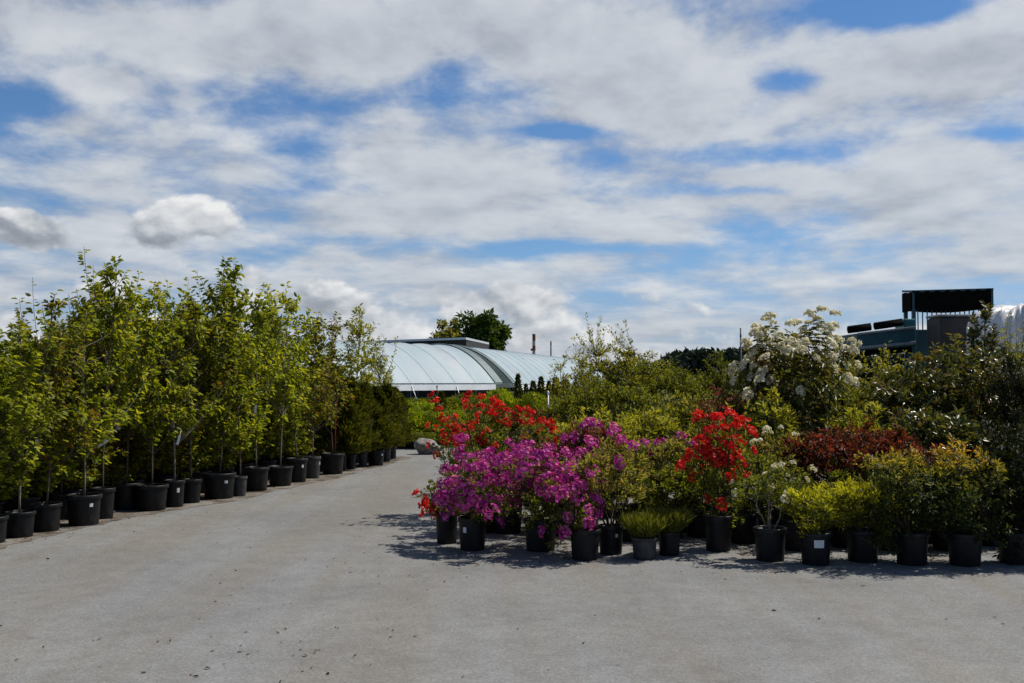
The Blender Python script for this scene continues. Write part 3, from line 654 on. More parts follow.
# dirt strip under the pots at the left
pts = []
e0 = G(-30, 556); e1 = G(60, 533); e2 = G(150, 515); e3 = G(240, 500); e4 = G(345, 476); e5 = G(412, 457.5)
edge = [e0, e1, e2, e3, e4, e5]
def densify(ps, n=9, j=.07):
    out = []
    for a, b in zip(ps[:-1], ps[1:]):
        for k in range(n):
            q = a.lerp(b, k / n); out.append(q + Vector((random.uniform(-j, j), random.uniform(-j, j), 0)))
    return out + [ps[-1]]
ed = densify(edge); bk = [Vector((-9, 30, 0)), Vector((-30, 30, 0)), Vector((-30, 6, 0))]
mb = MB(); vs = [(v.x, v.y, .008) for v in ed + bk]; mb.add(vs, [tuple(range(len(vs)))])
o = mb.build('dirt_strip', basic('dirt', (.13, .11, .09), .95, var=.3, scale=3, bump=.4, spec=.1, stops=[(.35, (.06, .046, .033)), (.5, (.14, .12, .10)), (.62, (.21, .195, .175))])); o['kind'] = 'structure'

# fallen leaves and grit: nobody could count them
rng = np.random.default_rng(77); n = 760
Pl = []; 
for i in range(n):
    u = rng.uniform()
    if u < .5:
        s = rng.uniform(-1, Lrow + 2); q = a0 + axis * s - perp * (rng.normal(.12, .22)); Pl.append((q.x, q.y, .013))
    elif u < .62:
        px = rng.normal(300, 110); py = rng.uniform(480, 683); g = G(px, py); Pl.append((g.x, g.y, .008))
    elif u < .9:
        px = rng.uniform(430, 1024); py = rng.normal(556, 9); g = G(px, max(py, 520)); Pl.append((g.x, g.y, .008))
    else:
        g = G(rng.uniform(-20, 1044), rng.uniform(500, 690)); Pl.append((g.x, g.y, .008))
Pl = np.array(Pl); n = len(Pl)
A = rng.normal(size=(n, 3)); A[:, 2] *= .12
me = leaf_mesh('fallen_leaves', Pl, A, np.array([0, 0, 1.0]) + rng.normal(size=(n, 3)) * .25, np.where(np.arange(n) % 2 == 0, rng.uniform(.010, .03, n), rng.uniform(.012, .05, n)), rng.uniform(.008, .022, n), rng.uniform(0, 1, n),
               leaf_mat('dead_leaf', [(.03, .018, .01), (.08, .045, .02), (.16, .08, .03)], .1, .8, .2, 0), True, .2, -.05)
o = link('fallen_leaves', me); o['kind'] = 'stuff'

# ================================================================== POLYTUNNELS
def plastic():
    m, nt, out = new_mat('tunnel_plastic'); L = nt.links.new
    tc = node(nt, 'ShaderNodeTexCoord')
    ns = node(nt, 'ShaderNodeTexNoise', i_Scale=.35, i_Detail=5.0, i_Roughness=.6); L(tc.outputs['Object'], ns.inputs['Vector'])
    rp = ramp(nt, [(.36, (.37, .44, .49)), (.5, (.375, .48, .52)), (.6, (.45, .50, .54)), (.7, (.34, .41, .45))]); L(ns.outputs['Fac'], rp.inputs['Fac'])
    b = node(nt, 'ShaderNodeBsdfPrincipled', i_Roughness=.55); L(rp.outputs['Color'], b.inputs['Base Color'])
    wv = node(nt, 'ShaderNodeTexNoise', i_Scale=2.2, i_Detail=3.0); L(tc.outputs['Object'], wv.inputs['Vector'])
    bp = node(nt, 'ShaderNodeBump', i_Strength=.25, i_Distance=.05); L(wv.outputs['Fac'], bp.inputs['Height']); L(bp.outputs['Normal'], b.inputs['Normal'])
    t = node(nt, 'ShaderNodeBsdfTranslucent'); L(rp.outputs['Color'], t.inputs['Color'])
    ms = node(nt, 'ShaderNodeMixShader', i_0=.22); L(b.outputs['BSDF'], ms.inputs[1]); L(t.outputs['BSDF'], ms.inputs[2])
    L(ms.outputs['Shader'], out.inputs['Surface']); return m
M['plastic'] = plastic()
M['frame_teal'] = basic('frame_grey_teal', (.10, .135, .135), .5, metal=.3, var=.1)
M['hoop_pale'] = basic('hoop_tape', (.30, .36, .39), .6, var=.1)
M['skirt'] = basic('skirt_plastic', (.78, .80, .82), .45, var=.08, scale=2)
def tunnel(A0, A1, hw, zr, ze, label, endwall=True):
    A0 = Vector(A0); A1 = Vector(A1); ax = (A1 - A0); Ln = ax.length; ax.normalize(); pr = Vector((ax.y, -ax.x, 0))
    if pr.x < 0: pr = -pr
    t = empty('polytunnel', label, 'greenhouse', 'plastic-covered hoop greenhouses', A0, 0)
    def pt(s, a):                                     # a: -1 .. 1 across, flattened arch
        x = a * hw; z = ze + (zr - ze) * (1 - abs(a) ** 2.1)
        return ax * s + pr * x + Vector((0, 0, z))
    nh = int(Ln / 1.5); K = 26
    mb = MB(); ns_ = nh * 4; vs = []
    for i in range(ns_ + 1):
        s = Ln * i / ns_; sag = .055 * math.sin(math.pi * (i % 4) / 4)
        for k in range(K + 1):
            p = pt(s, k / K * 2 - 1); vs.append(p - Vector((0, 0, sag)))
    fs = [(i * (K + 1) + k, (i + 1) * (K + 1) + k, (i + 1) * (K + 1) + k + 1, i * (K + 1) + k + 1) for i in range(ns_) for k in range(K)]
    mb.add(vs, fs, True); mb.build('cover', M['plastic'], t)
    for sd in (-1, 1):                                # hanging skirt below the eave rail
        mb = MB(); a = pt(0, sd); b = pt(Ln, sd); d = Vector((0, 0, -.30)); off = pr * .03 * sd
        vs = [a + off, b + off, b + off * 1.5 + d, a + off * 1.5 + d, a, b, b + d, a + d]
        mb.add(vs, [(0, 1, 2, 3), (4, 7, 6, 5), (3, 2, 6, 7)]); mb.build('skirt', M['skirt'], t)
        mb = MB(); mb.tube([a + off * 1.3, b + off * 1.3], .014, 6); mb.build('eave_rail', M['steel'], t)
    for i in range(nh + 1):
        s = Ln * i / nh
        mb = MB(); pts = [pt(s, k / K * 2 - 1) + Vector((0, 0, .004)) for k in range(K + 1)]
        end = i in (0, nh)
        pts = [Vector((pts[0].x, pts[0].y, 0))] + pts + [Vector((pts[-1].x, pts[-1].y, 0))]
        # legs splay a little at the ground
        mb.tube(pts, .05 if end else .008, 6); mb.build('hoop', M['frame_teal'] if end else M['hoop_pale'], t)
        if i < nh and i % 2 == 0:
            mb = MB(); q = pt(s, 1); mb.tube([q, Vector((q.x, q.y, 0)) + pr * .5 + ax * .3], .014, 5); mb.build('brace', M['steel'], t)
    for s0, s1 in ((-.6, .02), (Ln - .02, Ln + .6)):     # broad end bands that clamp the film
        mb = MB(); vs = []
        for k in range(K + 1):
            p = pt(s0, k / K * 2 - 1); q = pt(s1, k / K * 2 - 1); u = Vector((0, 0, .03)); vs += [p + u, q + u, q - u, p - u]
        fs = []
        for k in range(K):
            a = k * 4; b = a + 4
            for e in range(4): fs.append((a + e, a + (e + 1) % 4, b + (e + 1) % 4, b + e))
        mb.add(vs, fs, False); mb.build('end_band', M['frame_teal'], t)
    return t, ax, pr, Ln
T1 = tunnel((-11.9, 37.0, 0), (-3.5, 49.6, 0), 3.3, 3.42, 1.60, 'long white plastic hoop greenhouse, nearer of the two, with open lower sides')
T2 = tunnel((-3.0, 50.9, 0), (4.0, 78, 0), 3.3, 3.42, 1.56, 'farther white plastic hoop greenhouse, continuing past the grey arch')
# shed roof behind
sh = empty('open_shed', 'low open shed with thin flat roof rising just behind the nearer hoop greenhouse', 'shed', None, (0, 0, 0))
M['roof_sheet'] = basic('roof_sheet', (.55, .56, .58), .5, metal=.2, var=.1); M['shed_dark'] = basic('shed_dark_timber', (.018, .016, .015), .8, var=.3)
q0 = P(352, 343.5, 58); q1 = P(466, 339.5, 58); q2 = P(489, 344.5, 66); q3 = P(352, 345, 66)
mb = MB(); dz = Vector((0, 0, .12))
mb.add([q0, q1, q2, q3, q0 + dz, q1 + dz, q2 + dz, q3 + dz], [(3, 2, 1, 0), (4, 5, 6, 7), (0, 1, 5, 4), (1, 2, 6, 5), (2, 3, 7, 6), (3, 0, 4, 7)]); mb.build('roof', M['roof_sheet'], sh)
mb = MB(); w = Vector((0, .3, 0)); lo = [Vector((v.x, v.y, 0)) for v in (q0 + w, q1 + w, q2 - w * .5, q3 - w)]; hi = [v - Vector((0, 0, .02)) for v in (q0 + w, q1 + w, q2 - w * .5, q3 - w)]
mb.add(lo + hi, [(0, 1, 5, 4), (1, 2, 6, 5), (2, 3, 7, 6), (3, 0, 4, 7)]); mb.build('wall', M['shed_dark'], sh)

# ================================================================== FIELD PLANTS BETWEEN
rngv = np.random.default_rng(300)
def low_conifer_mesh(seed_, h, r, n, mat):
    return grow_column(np.random.default_rng(seed_), h, r, n, dict(L=.09, W=.26, mat=mat, upmin=.0, upmax=1.0), prof=lambda t: (1 - t ** 2.2) ** .5)
lowv = [low_conifer_mesh(310 + i, .75, .55, 2600, 'leaf_conifer_yellow') for i in range(3)]
lowg = [low_conifer_mesh(320 + i, .55, .55, 2200, 'leaf_mid') for i in range(2)]
def plant_obj(name, label, cat, group, pos, var, sc, pot=(.4, .22)):
    t = empty(name, label, cat, group, pos); add_pot(t, pot[0], pot[1])
    for nm, me in zip(('trunk', 'foliage'), var):
        o = link(nm, me, t); o.location = (0, 0, pot[1] * .85); o.scale = sc; o.rotation_euler = (0, 0, random.uniform(0, 6.28))
    return t
for i in range(9):
    px = 378 + i * 9.5
    plant_obj('spreading_conifer', 'bushy yellow-green spreading conifer in the bed row behind the boulder', 'conifer', 'yellow-green conifers in a row behind the boulder', P(px, HOR, 28.4 + random.uniform(-.3, .3)) * 1 - Vector((0, 0, EYE)), lowv[i % 3], (1, 1, random.uniform(.78, .95)))
for i in range(7):
    px = 380 + i * 8
    plant_obj('spreading_conifer', 'low green spreading conifer in a pot beside the boulder', 'conifer', 'low potted conifers beside the boulder', P(px, HOR, 26.2 + random.uniform(-.2, .2)) - Vector((0, 0, EYE)), lowg[i % 2], (.7, .7, .42), (.36, .2))
for i in range(14):
    px = 372 + i * 15
    plant_obj('nursery_shrub', 'green container shrub in the row in front of the hoop greenhouses', 'shrub', 'container shrubs in front of the hoop greenhouses', P(px, HOR, 34 + random.uniform(-.5, .5)) - Vector((0, 0, EYE)), (lowg + lowv)[i % 5], (1.2, 1.2, random.uniform(.75, 1.1)))
for i in range(12):
    px = 385 + i * 16
    plant_obj('nursery_shrub', 'dark green shrub growing beneath the raised sides of the hoop greenhouse', 'shrub', 'shrubs under the hoop greenhouse sides', P(px, HOR, 40 + i * .5) - Vector((0, 0, EYE)), lowg[i % 2], (1.7, 1.7, random.uniform(1.4, 1.8)))
colv = [grow_column(np.random.default_rng(330 + i), 1.5, .22, 2600, dict(L=.08, W=.34, mat='leaf_thuja'), prof=lambda t: min(1, .6 + t) * (1 - t) ** .6) for i in range(2)]
for i, (px, ty, w) in enumerate([(518, 374, .8), (526, 384, .7), (533, 381, .95), (541, 377, .9), (549, 381, .8), (556, 378, 1.2), (566, 380, 1.2), (576, 382, 1.3), (508, 390, .7), (441, 391, 1.1)]):
    D = 31 + (i % 3) * .6
    h = P(px, ty, D).z
    lab = 'dark pointed conifer standing alone by the bed behind the short scarlet azalea' if px == 441 else ('tallest dark pointed conifer, at the road end of the little conifer line' if i == 0 else 'dark pointed conifer in the little line before the farther greenhouse')
    plant_obj('pointed_conifer', lab, 'conifer', None if px == 441 else 'dark pointed conifers before the farther greenhouse', P(px, HOR, D) - Vector((0, 0, EYE)), colv[i % 2], (w, w, (h - .2) / 1.5))
redv = [low_conifer_mesh(340, .6, .5, 1800, 'leaf_azalea')]
for i in range(9):
    px = 478 + i * 11
    plant_obj('nursery_shrub', 'low shrub in the mixed green row before the little conifer line', 'shrub', 'low shrubs before the little conifer line', P(px, HOR, 28.5 + random.uniform(-.4, .4)) - Vector((0, 0, EYE)), (redv + lowg + lowv)[(i * 2) % 6], (1, 1, random.uniform(1.3, 1.7)))
# stakes
for (px, y0, y1, D, mt, lab) in ((437, 386, 452, 25.0, 'bark_dark', 'thin dark upright stake beside the boulder'), (548, 392, 420, 15.0, 'tag', 'thin white label stake behind the large scarlet azalea')):
    b = P(px, HOR, D) - Vector((0, 0, EYE)); zt = P(px, y0, D).z
    st = empty('stake', lab, 'stake', None, b); mb = MB(); mb.tube([(0, 0, 0), (0.01, 0, zt * .5), (0, 0, zt)], .012, 6); mb.build('pole', M[mt], st)
    mb = MB(); mb.lathe([(.014, zt - .04), (.018, zt - .03), (.015, zt + .012), (.001, zt + .018)], 8); mb.build('cap', M[mt], st)
# boulder
import bmesh
bm = bmesh.new(); bmesh.ops.create_icosphere(bm, subdivisions=4, radius=1)
from mathutils import noise
for v in bm.verts:
    d = v.co.normalized(); k = 1 + .22 * noise.noise(d * 1.3 + Vector((4, 2, 1))) + .07 * noise.noise(d * 4)
    v.co = Vector((d.x * .30, d.y * .26, d.z * .22)) * k
    if d.z > .2: v.co.z -= .08 * (d.x + .4)
me = bpy.data.meshes.new('boulder'); bm.to_mesh(me); bm.free(); me.materials.append(M['stone'])
for p_ in me.polygons: p_.use_smooth = True
bo = link('boulder', me); bo.location = G(427, 455) + Vector((0, .25, .17)); bo['label'] = 'rounded pale boulder at the end of the asphalt'; bo['category'] = 'boulder'

# ================================================================== TREES BEHIND THE GREENHOUSES
def big_tree(px, D, top, base_r, label, mat, seed_, n, sq=1.0, dens=1.0, Lf=.42):
    rng = np.random.default_rng(seed_); b = P(px, HOR, D) - Vector((0, 0, EYE)); h = P(px, top, D).z
    t = empty('broadleaf_tree', label, 'tree', None, b)
    mb = MB(); mb.tube([(0, 0, 0), (.05, 0, h * .4), (0, .1, h * .8)], [.28, .2, .05], 8)
    cl = []
    for i in range(44):
        d = rng.normal(size=3); d /= np.linalg.norm(d); f = rng.uniform(.3, .86)
        cl.append((np.array([0, 0, h * .58]) + d * np.array([base_r, base_r, h * .40]) * f, rng.uniform(.2, .4) * base_r))
        c = cl[-1][0]; mb.tube(curve_pts((0, 0, h * .3 * rng.uniform(.6, 1.4)), c, np.array([0, 0, .3]), 5), [.09, .07, .05, .035, .02], 5, False)
    mb.build('trunk', M['bark'], t)
    Pp = []; A = []; T = []
    for (c, r) in cl:
        k = int(n / 44); d = nrm(rng.normal(size=(k, 3))); rr = r * rng.uniform(.35, 1.1, (k, 1))
        Pp.append(c + d * rr * np.array([1, 1, .8])); A.append(d + rng.normal(size=(k, 3)) * .6); T.append(rng.normal(.45, .22, k) + rng.normal(0, .1))
    Pp, A, T = map(np.concatenate, (Pp, A, T)); nn = len(Pp)
    me = leaf_mesh('crown', Pp, A, rng.normal(size=(nn, 3)) + np.array([0, 0, .7]), Lf * rng.uniform(.5, 1.2, nn), Lf * .55, T, M[mat], True, .2, .2)
    link('crown', me, t)
big_tree(484, 92, 303, 2.7, 'dense dark green broadleaf tree rising behind the hoop greenhouses', 'leaf_far', 401, 11000)
big_tree(451, 96, 308, 2.0, 'thinner olive tree beside the dense dark one behind the greenhouses', 'leaf_olive', 402, 4500, Lf=.34)

# far wooded hill: one mass
rng = np.random.default_rng(88); Pp = []; T = []
for i in range(240):
    D = rng.uniform(230, 300); px = rng.uniform(560, 1120); topy = np.interp(px, [560, 650, 668, 680, 700, 740, 800, 1120], [374, 364, 349, 344, 348, 345, 352, 352]) + rng.uniform(0, 12)
    c = P(px, topy, D); r = rng.uniform(2.2, 4.0); k = 150; d = nrm(rng.normal(size=(k, 3))); d[:, 2] = np.abs(d[:, 2]) - .3
    Pp.append(np.array([c.x, c.y, c.z - r]) + d * r * rng.uniform(.8, 1.05, (k, 1))); T.append(rng.normal(.45, .2, k) + rng.normal(0, .15))
    zz = c.z - r; k2 = 40; Pp.append(np.stack([c.x + rng.normal(0, 2.5, k2), c.y + rng.normal(0, 2, k2), rng.uniform(0, max(zz, .5), k2)], 1)); T.append(rng.normal(.2, .1, k2))
Pp = np.concatenate(Pp); T = np.concatenate(T); n = len(Pp)
me = leaf_mesh('distant_wood', Pp, rng.normal(size=(n, 3)), rng.normal(size=(n, 3)), rng.uniform(.9, 2.2, n), rng.uniform(.9, 1.6, n), T, M['leaf_hill'], True, .2, .2)
o = link('distant_wood', me); o['kind'] = 'stuff'
Pp = []; T = []
for i in range(150):                                  # low scrub line at the horizon
    D = rng.uniform(180, 420); px = rng.uniform(-150, 620); c = P(px, 372 + rng.uniform(-14, 6), D); r = rng.uniform(2, 4); k = 90
    d = nrm(rng.normal(size=(k, 3))); Pp.append(np.array([c.x, c.y, max(c.z - r, 1)]) + d * r * np.array([1.4, 1, 1])); T.append(rng.normal(.5, .2, k))
Pp = np.concatenate(Pp); T = np.concatenate(T); n = len(Pp); Pp[:, 2] = np.maximum(Pp[:, 2], .3)
me = leaf_mesh('distant_scrub', Pp, rng.normal(size=(n, 3)), rng.normal(size=(n, 3)), rng.uniform(.9, 2.0, n), rng.uniform(.9, 1.6, n), T, M['leaf_hill'], True, .2, .2)
o = link('distant_scrub', me); o['kind'] = 'stuff'

# chimneys
M['chim_red'] = basic('chimney_red', (.27, .07, .05), .8, var=.1); M['chim_white'] = basic('chimney_white', (.55, .5, .48), .8, var=.1); M['chim_grey'] = basic('chimney_grey', (.10, .10, .11), .8, var=.1)
def chimney(px, D, top, wpx, label, bands):
    b = P(px, HOR, D) - Vector((0, 0, EYE)); h = P(px, top, D).z; r = wpx * D / F / 2
    t = empty('chimney', label, 'chimney', None, b)
    if bands:
        mb = MB(); mb.lathe([(r * 1.25, 0), (r * 1.12, h * .4), (r * 1.08, h * .4)], 16); mb.build('base', M['chim_grey'], t)
        n = 6; y0 = h * .4
        for i in range(n):
            za = y0 + (h - y0) * i / n; zb = y0 + (h - y0) * (i + 1) / n
            mb = MB(); mb.lathe([(r * (1.08 - .012 * i), za), (r * (1.07 - .012 * i), zb)], 16)
            if i == n - 1: mb.lathe([(r, h), (r * .8, h), (r * .78, h - .5)], 16)
            mb.build('band', M['chim_red'] if i % 2 == 1 else M['chim_white'], t, 'red painted band' if i % 2 == 1 else 'white painted band')
        mb = MB(); mb.lathe([(r * 1.05, h), (r * 1.08, h + 1.2), (r * .8, h + 1.2)], 16); mb.build('crown_ring', M['chim_grey'], t)
        mb = MB(); mb.box((-r * 1.5, 0, h * .72), (r * 1.2, r, 1.2)); mb.build('platform', M['chim_red'], t)
    else:
        mb = MB(); mb.lathe([(r * 1.2, 0), (r, h), (r * .7, h), (r * .68, h - .5)], 14); mb.build('shaft', M['chim_grey'], t)
        mb = MB(); mb.lathe([(r * 1.03, h - 2), (r * 1.25, h - 1.9), (r * 1.25, h - 1.4), (r * 1.01, h - 1.3)], 14); mb.build('collar', M['chim_grey'], t)
chimney(534, 600, 336, 3.2, 'red and white banded chimney on the horizon above the farther greenhouse', True)
chimney(551, 600, 341, 1.5, 'thin dark chimney next to the banded one on the horizon', False)
chimney(741, 220, 328, 1.5, 'thin dark stack above the wooded hill beside the white rhododendron', False)

# ================================================================== MACHINERY AT THE RIGHT
M['teal'] = basic('teal_paint', (.012, .13, .125), .5, var=.25, scale=4); M['teal_dark'] = basic('teal_dark_paint', (.008, .06, .075), .55, var=.3, scale=4)
M['black_mesh'] = basic('black_canopy', (.007, .006, .005), .95, var=.3, spec=.05); M['grey_box'] = basic('grey_container', (.032, .029, .026), .7, var=.25, scale=3)
M['rubber'] = basic('rubber', (.02, .02, .02), .8); M['rail'] = basic('weathered_rail', (.22, .23, .23), .5, metal=.3, var=.2)
D = 25.0
def zat(py, d=D): return P(512, py, d).z
def xat(px, d=D): return P(px, HOR, d).x
# trailer with slanted conveyor-like bed
tr = empty('farm_trailer', 'long teal farm trailer with dark rolled covers along its top rail', 'trailer', None, (0, 0, 0))
def bar(a, b, w, h, name, mat, par, label=None):
    a = Vector(a); b = Vector(b); d = b - a; m_ = d.to_track_quat('X', 'Z').to_matrix(); mb = MB(); mb.box((a + b) / 2, (d.length, w, h), m_, .01); return mb.build(name, mat, par, label)
xa, xb = xat(847), xat(903)
za, zb = zat(335), zat(330)
bar((xa, D, (za + zat(352)) / 2), (xb, D, (zb + zat(347)) / 2), 1.6, za - zat(352), 'side_board', M['teal_dark'], tr)
bar((xa, D - .83, zat(349)), (xb, D - .83, zat(344)), .06, .07, 'trim_rail', M['rail'], tr)
bar((xa, D - .83, zat(335.5)), (xb, D - .83, zat(329)), .06, .05, 'top_rail', M['rail'], tr)
for (pa, pb, ya, yb) in ((842, 864, 331, 328), (868, 895, 327.5, 323.5)):
    mb = MB(); mb.tube([(xat(pa), D - .5, zat(ya)), (xat(pb), D - .5, zat(yb))], .085, 12); mb.build('rolled_cover', M['black_mesh'], tr)
    bar((xat(pa), D - .5, zat(ya) + .085), (xat(pb), D - .5, zat(yb) + .085), .10, .02, 'cover_strip', M['rail'], tr)
bar((xa, D, zat(354)), (xb, D, zat(350)), 1.2, .14, 'chassis', M['black_mesh'], tr)
for x in (xa + .4, xb - .5):
    for dy in (-.7, .7):
        mb = MB(); k = 20; R0 = .42
        pts = [Vector((x, D + dy - .13, R0)), Vector((x, D + dy + .13, R0))]; mb.tube(pts, R0, 20); w = mb.build('wheel', M['rubber'], tr)
        mb = MB(); mb.tube([Vector((x, D + dy - .15, R0)), Vector((x, D + dy + .15, R0))], .2, 14); mb.build('hub', M['rail'], w)
    bar((x, D, .4), (x, D, zat(355)), .12, .12, 'suspension_post', M['black_mesh'], tr)
mb = MB(); mb.box(((xat(897) + xat(909)) / 2, D - .2, (zat(320) + zat(352)) / 2), (xat(909) - xat(897), .6, zat(320) - zat(352)), None, .03); mb.build('end_post', M['teal'], tr, 'brighter teal upright at the trailer end')
# canopy rack
ck = empty('canopy_rack', 'tall dark roofed rack with slatted open side above the glossy shrubs', 'rack', None, (0, 0, 0))
x0, x1 = xat(918), xat(1001); yb = D + .3; ya_ = D + .95
zt = zat(289); zb_ = zat(308); zl = zat(328)
mb = MB(); mb.add([(x0, yb, zt - .06), (x1, yb, zt), (x1, ya_, zt + .05), (x0, ya_, zt), (x0, yb, zt - .01), (x1, yb, zt + .05), (x1, ya_, zt + .1), (x0, ya_, zt + .05)], [(3, 2, 1, 0), (4, 5, 6, 7), (0, 1, 5, 4), (1, 2, 6, 5), (2, 3, 7, 6), (3, 0, 4, 7)]); mb.build('roof', M['teal_dark'], ck)
K = 16  # black sheets stand in for the shade inside and under the canopy roof
for nm_, yy0 in (('shade_sheet', yb + .0), ('shade_sheet', ya_ - .04)):
    mb = MB(); vs = []
    for i in range(K + 1):
        x = x0 + (x1 - x0) * i / K; sg = .07 * math.sin(math.pi * i / K) - .03 * i / K; w = .012 * (-1) ** i
        for yy in (yy0 + w, yy0 + .03 + w): vs += [(x, yy, zt - .03 + .06 * i / K), (x, yy, zb_ - sg)]
    fs = []
    for i in range(K):
        a = i * 4; b = a + 4; fs += [(a, b, b + 1, a + 1), (a + 2, a + 3, b + 3, b + 2), (a + 1, b + 1, b + 3, a + 3)]
    mb.add(vs, fs); mb.build(nm_, M['black_mesh'], ck)
mb = MB(); mb.box((x0 + .0, (yb + ya_) / 2, (zt + zb_) / 2 - .05), (.03, ya_ - yb - .08, zt - zb_)); mb.build('shade_sheet', M['black_mesh'], ck)  # side sheet, black in place of the interior shade
for x in (x0 + .05, x1 - .05):
    for y in (yb + .04, ya_ - .1):
        mb = MB(); mb.box((x, y, zt / 2), (.08, .08, zt - .04)); mb.build('post', M['teal_dark'], ck)
for i in range(16):
    x = x0 + .16 + (x1 - x0 - .28) * i / 15
    mb = MB(); mb.box((x, yb + .06, (zl + zb_) / 2 - .1), (.022, .022, zb_ - zl + .3)); mb.build('slat', M['teal_dark'], ck)
mb = MB(); mb.box(((x0 + x1) / 2, ya_ - .12, zl / 2 + .2), (x1 - x0 - .1, .1, zl - .4)); mb.build('lower_panel', M['teal_dark'], ck)
# grey container
gb = empty('storage_container', 'dull grey flat-topped container under the dark canopy', 'container', None, (0, 0, 0))
x0, x1 = xat(941, 23), xat(986, 23); zt2 = zat(316, 23)
mb = MB(); mb.box(((x0 + x1) / 2, 23.35, zt2 / 2), (x1 - x0, .7, zt2 - .04), None, .03)
mb.build('body', M['grey_box'], gb)
mb = MB(); mb.box(((x0 + x1) / 2, 23.35, zt2 + .012), (x1 - x0 + .06, .76, .05), None, .015); mb.build('lid', M['rail'], gb)
for x in (x0 + .06, x1 - .06): 
    mb = MB(); mb.box((x, 22.985, zt2 / 2), (.07, .03, zt2 - .1)); mb.build('corner_rib', M['grey_box'], gb)
# wrapped load
M['wrap'] = basic('white_wrap', (.70, .68, .66), .4, var=.15, scale=5, bump=1.0)
wl = empty('wrapped_load', 'tall load under crumpled white plastic sheeting beside the grey container', 'load', None, (0, 0, 0))
x0, x1 = xat(992, 21), xat(1085, 21); zt3 = zat(303, 21)
mb = MB(); NA, NZ = 150, 26; vs = []; cx, cyy = (x0 + x1) / 2, 21.75; hx, hy = (x1 - x0) / 2, .6
for j in range(NZ + 1):
    v = j / NZ
    for i in range(NA):
        an = 2 * math.pi * i / NA; c_, s_ = math.cos(an), math.sin(an)
        q = (abs(c_) ** 5 + abs(s_) ** 5) ** (-1 / 5)
        if v < .62: k = 1.0; z = zt3 * .86 * v / .62
        else:
            w = (v - .62) / .38; k = math.cos(w * math.pi / 2) ** .45 if w < 1 else 0.0; z = zt3 * (.86 + .10 * math.sin(w * math.pi / 2))
        fold = (noise.noise(Vector((an * 9, v * 1.2, 3))) * .12 + noise.noise(Vector((an * 22, v * 2, 7))) * .09) * min(1, k * 1.2)
        x = cx + c_ * q * hx * k * (1 + fold * .8); y = cyy + s_ * q * hy * k * (1 + fold * 1.4)
        up = .10 * (x - x0) / (x1 - x0) * zt3 * .8
        z += (noise.noise(Vector((x * 4, y * 4, 1))) * .10 + noise.noise(Vector((x * 11, y * 11, 5))) * .06 + min(.16, up)) * (1 if v > .55 else v)
        vs.append((x, y, z))
fs = [(j * NA + i, j * NA + (i + 1) % NA, (j + 1) * NA + (i + 1) % NA, (j + 1) * NA + i) for j in range(NZ) for i in range(NA)]
mb.add(vs, fs, True); mb.build('sheeting', M['wrap'], wl)
for zz in (.35, .62):
    mb = MB(); pts = []
    for i in range(41):
        an = 2 * math.pi * i / 40; c_, s_ = math.cos(an), math.sin(an); q = (abs(c_) ** 5 + abs(s_) ** 5) ** (-1 / 5)
        pts.append((cx + c_ * q * hx * 1.06, cyy + s_ * q * hy * 1.08, zt3 * zz))
    mb.tube(pts, .018, 5, False); mb.build('strap', M['black_mesh'], wl)

# ================================================================== SKY AND LIGHT
SUN_EL = R(54)
sx, sy = .905, .425                                    # horizontal direction towards the sun
sd = bpy.data.lights.new('sun', 'SUN'); sd.energy = 5.0; sd.angle = R(.53); sd.color = (1.0, .95, .86)
so = bpy.data.objects.new('sun', sd); COL.objects.link(so)
tov = Vector((sx * math.cos(SUN_EL), sy * math.cos(SUN_EL), math.sin(SUN_EL)))
so.rotation_euler = tov.to_track_quat('Z', 'Y').to_euler()
world = bpy.data.worlds.new('World'); scene.world = world; world.use_nodes = True
nt = world.node_tree; nt.nodes.clear(); L = nt.links.new
wo = nt.nodes.new('ShaderNodeOutputWorld')
sky = nt.nodes.new('ShaderNodeTexSky'); sky.sky_type = 'NISHITA'; sky.sun_disc = False
sky.sun_elevation = SUN_EL; sky.sun_rotation = math.atan2(sx, sy)
sky.air_density = 1.0; sky.dust_density = .2; sky.ozone_density = 2.5
tc = nt.nodes.new('ShaderNodeTexCoord'); sp = nt.nodes.new('ShaderNodeSeparateXYZ'); L(tc.outputs['Generated'], sp.inputs[0])
def val(x):
    return x
def mth(op, a, b=None, c=None, clamp=False):
    n = nt.nodes.new('ShaderNodeMath'); n.operation = op; n.use_clamp = clamp
    for i, v in enumerate((a, b, c)):
        if v is None: continue
        if isinstance(v, (int, float)): n.inputs[i].default_value = v
        else: L(v, n.inputs[i])
    return n.outputs[0]
def comb(x, y, z):
    n = nt.nodes.new('ShaderNodeCombineXYZ')
    for i, v in enumerate((x, y, z)):
        if isinstance(v, (int, float)): n.inputs[i].default_value = v
        else: L(v, n.inputs[i])
    return n.outputs[0]
def wnoise(vec, scale, det=8.0, rough=.58, dist=0.0, lac=2.0):
    n = node(nt, 'ShaderNodeTexNoise', i_Scale=scale, i_Detail=det, i_Roughness=rough, i_Distortion=dist, i_Lacunarity=lac); L(vec, n.inputs['Vector']); return n.outputs['Fac']
def sstep(x, lo, hi):
    n = node(nt, 'ShaderNodeMapRange', interpolation_type='SMOOTHSTEP', i_1=lo, i_2=hi); L(x, n.inputs[0]); return n.outputs[0]
X, Y, Z = sp.outputs
yc = mth('MAXIMUM', Y, .08); U = mth('DIVIDE', X, yc); V = mth('DIVIDE', Z, yc)
def uv(px, py): d = ray(px, py); return d.x / d.y, d.z / d.y
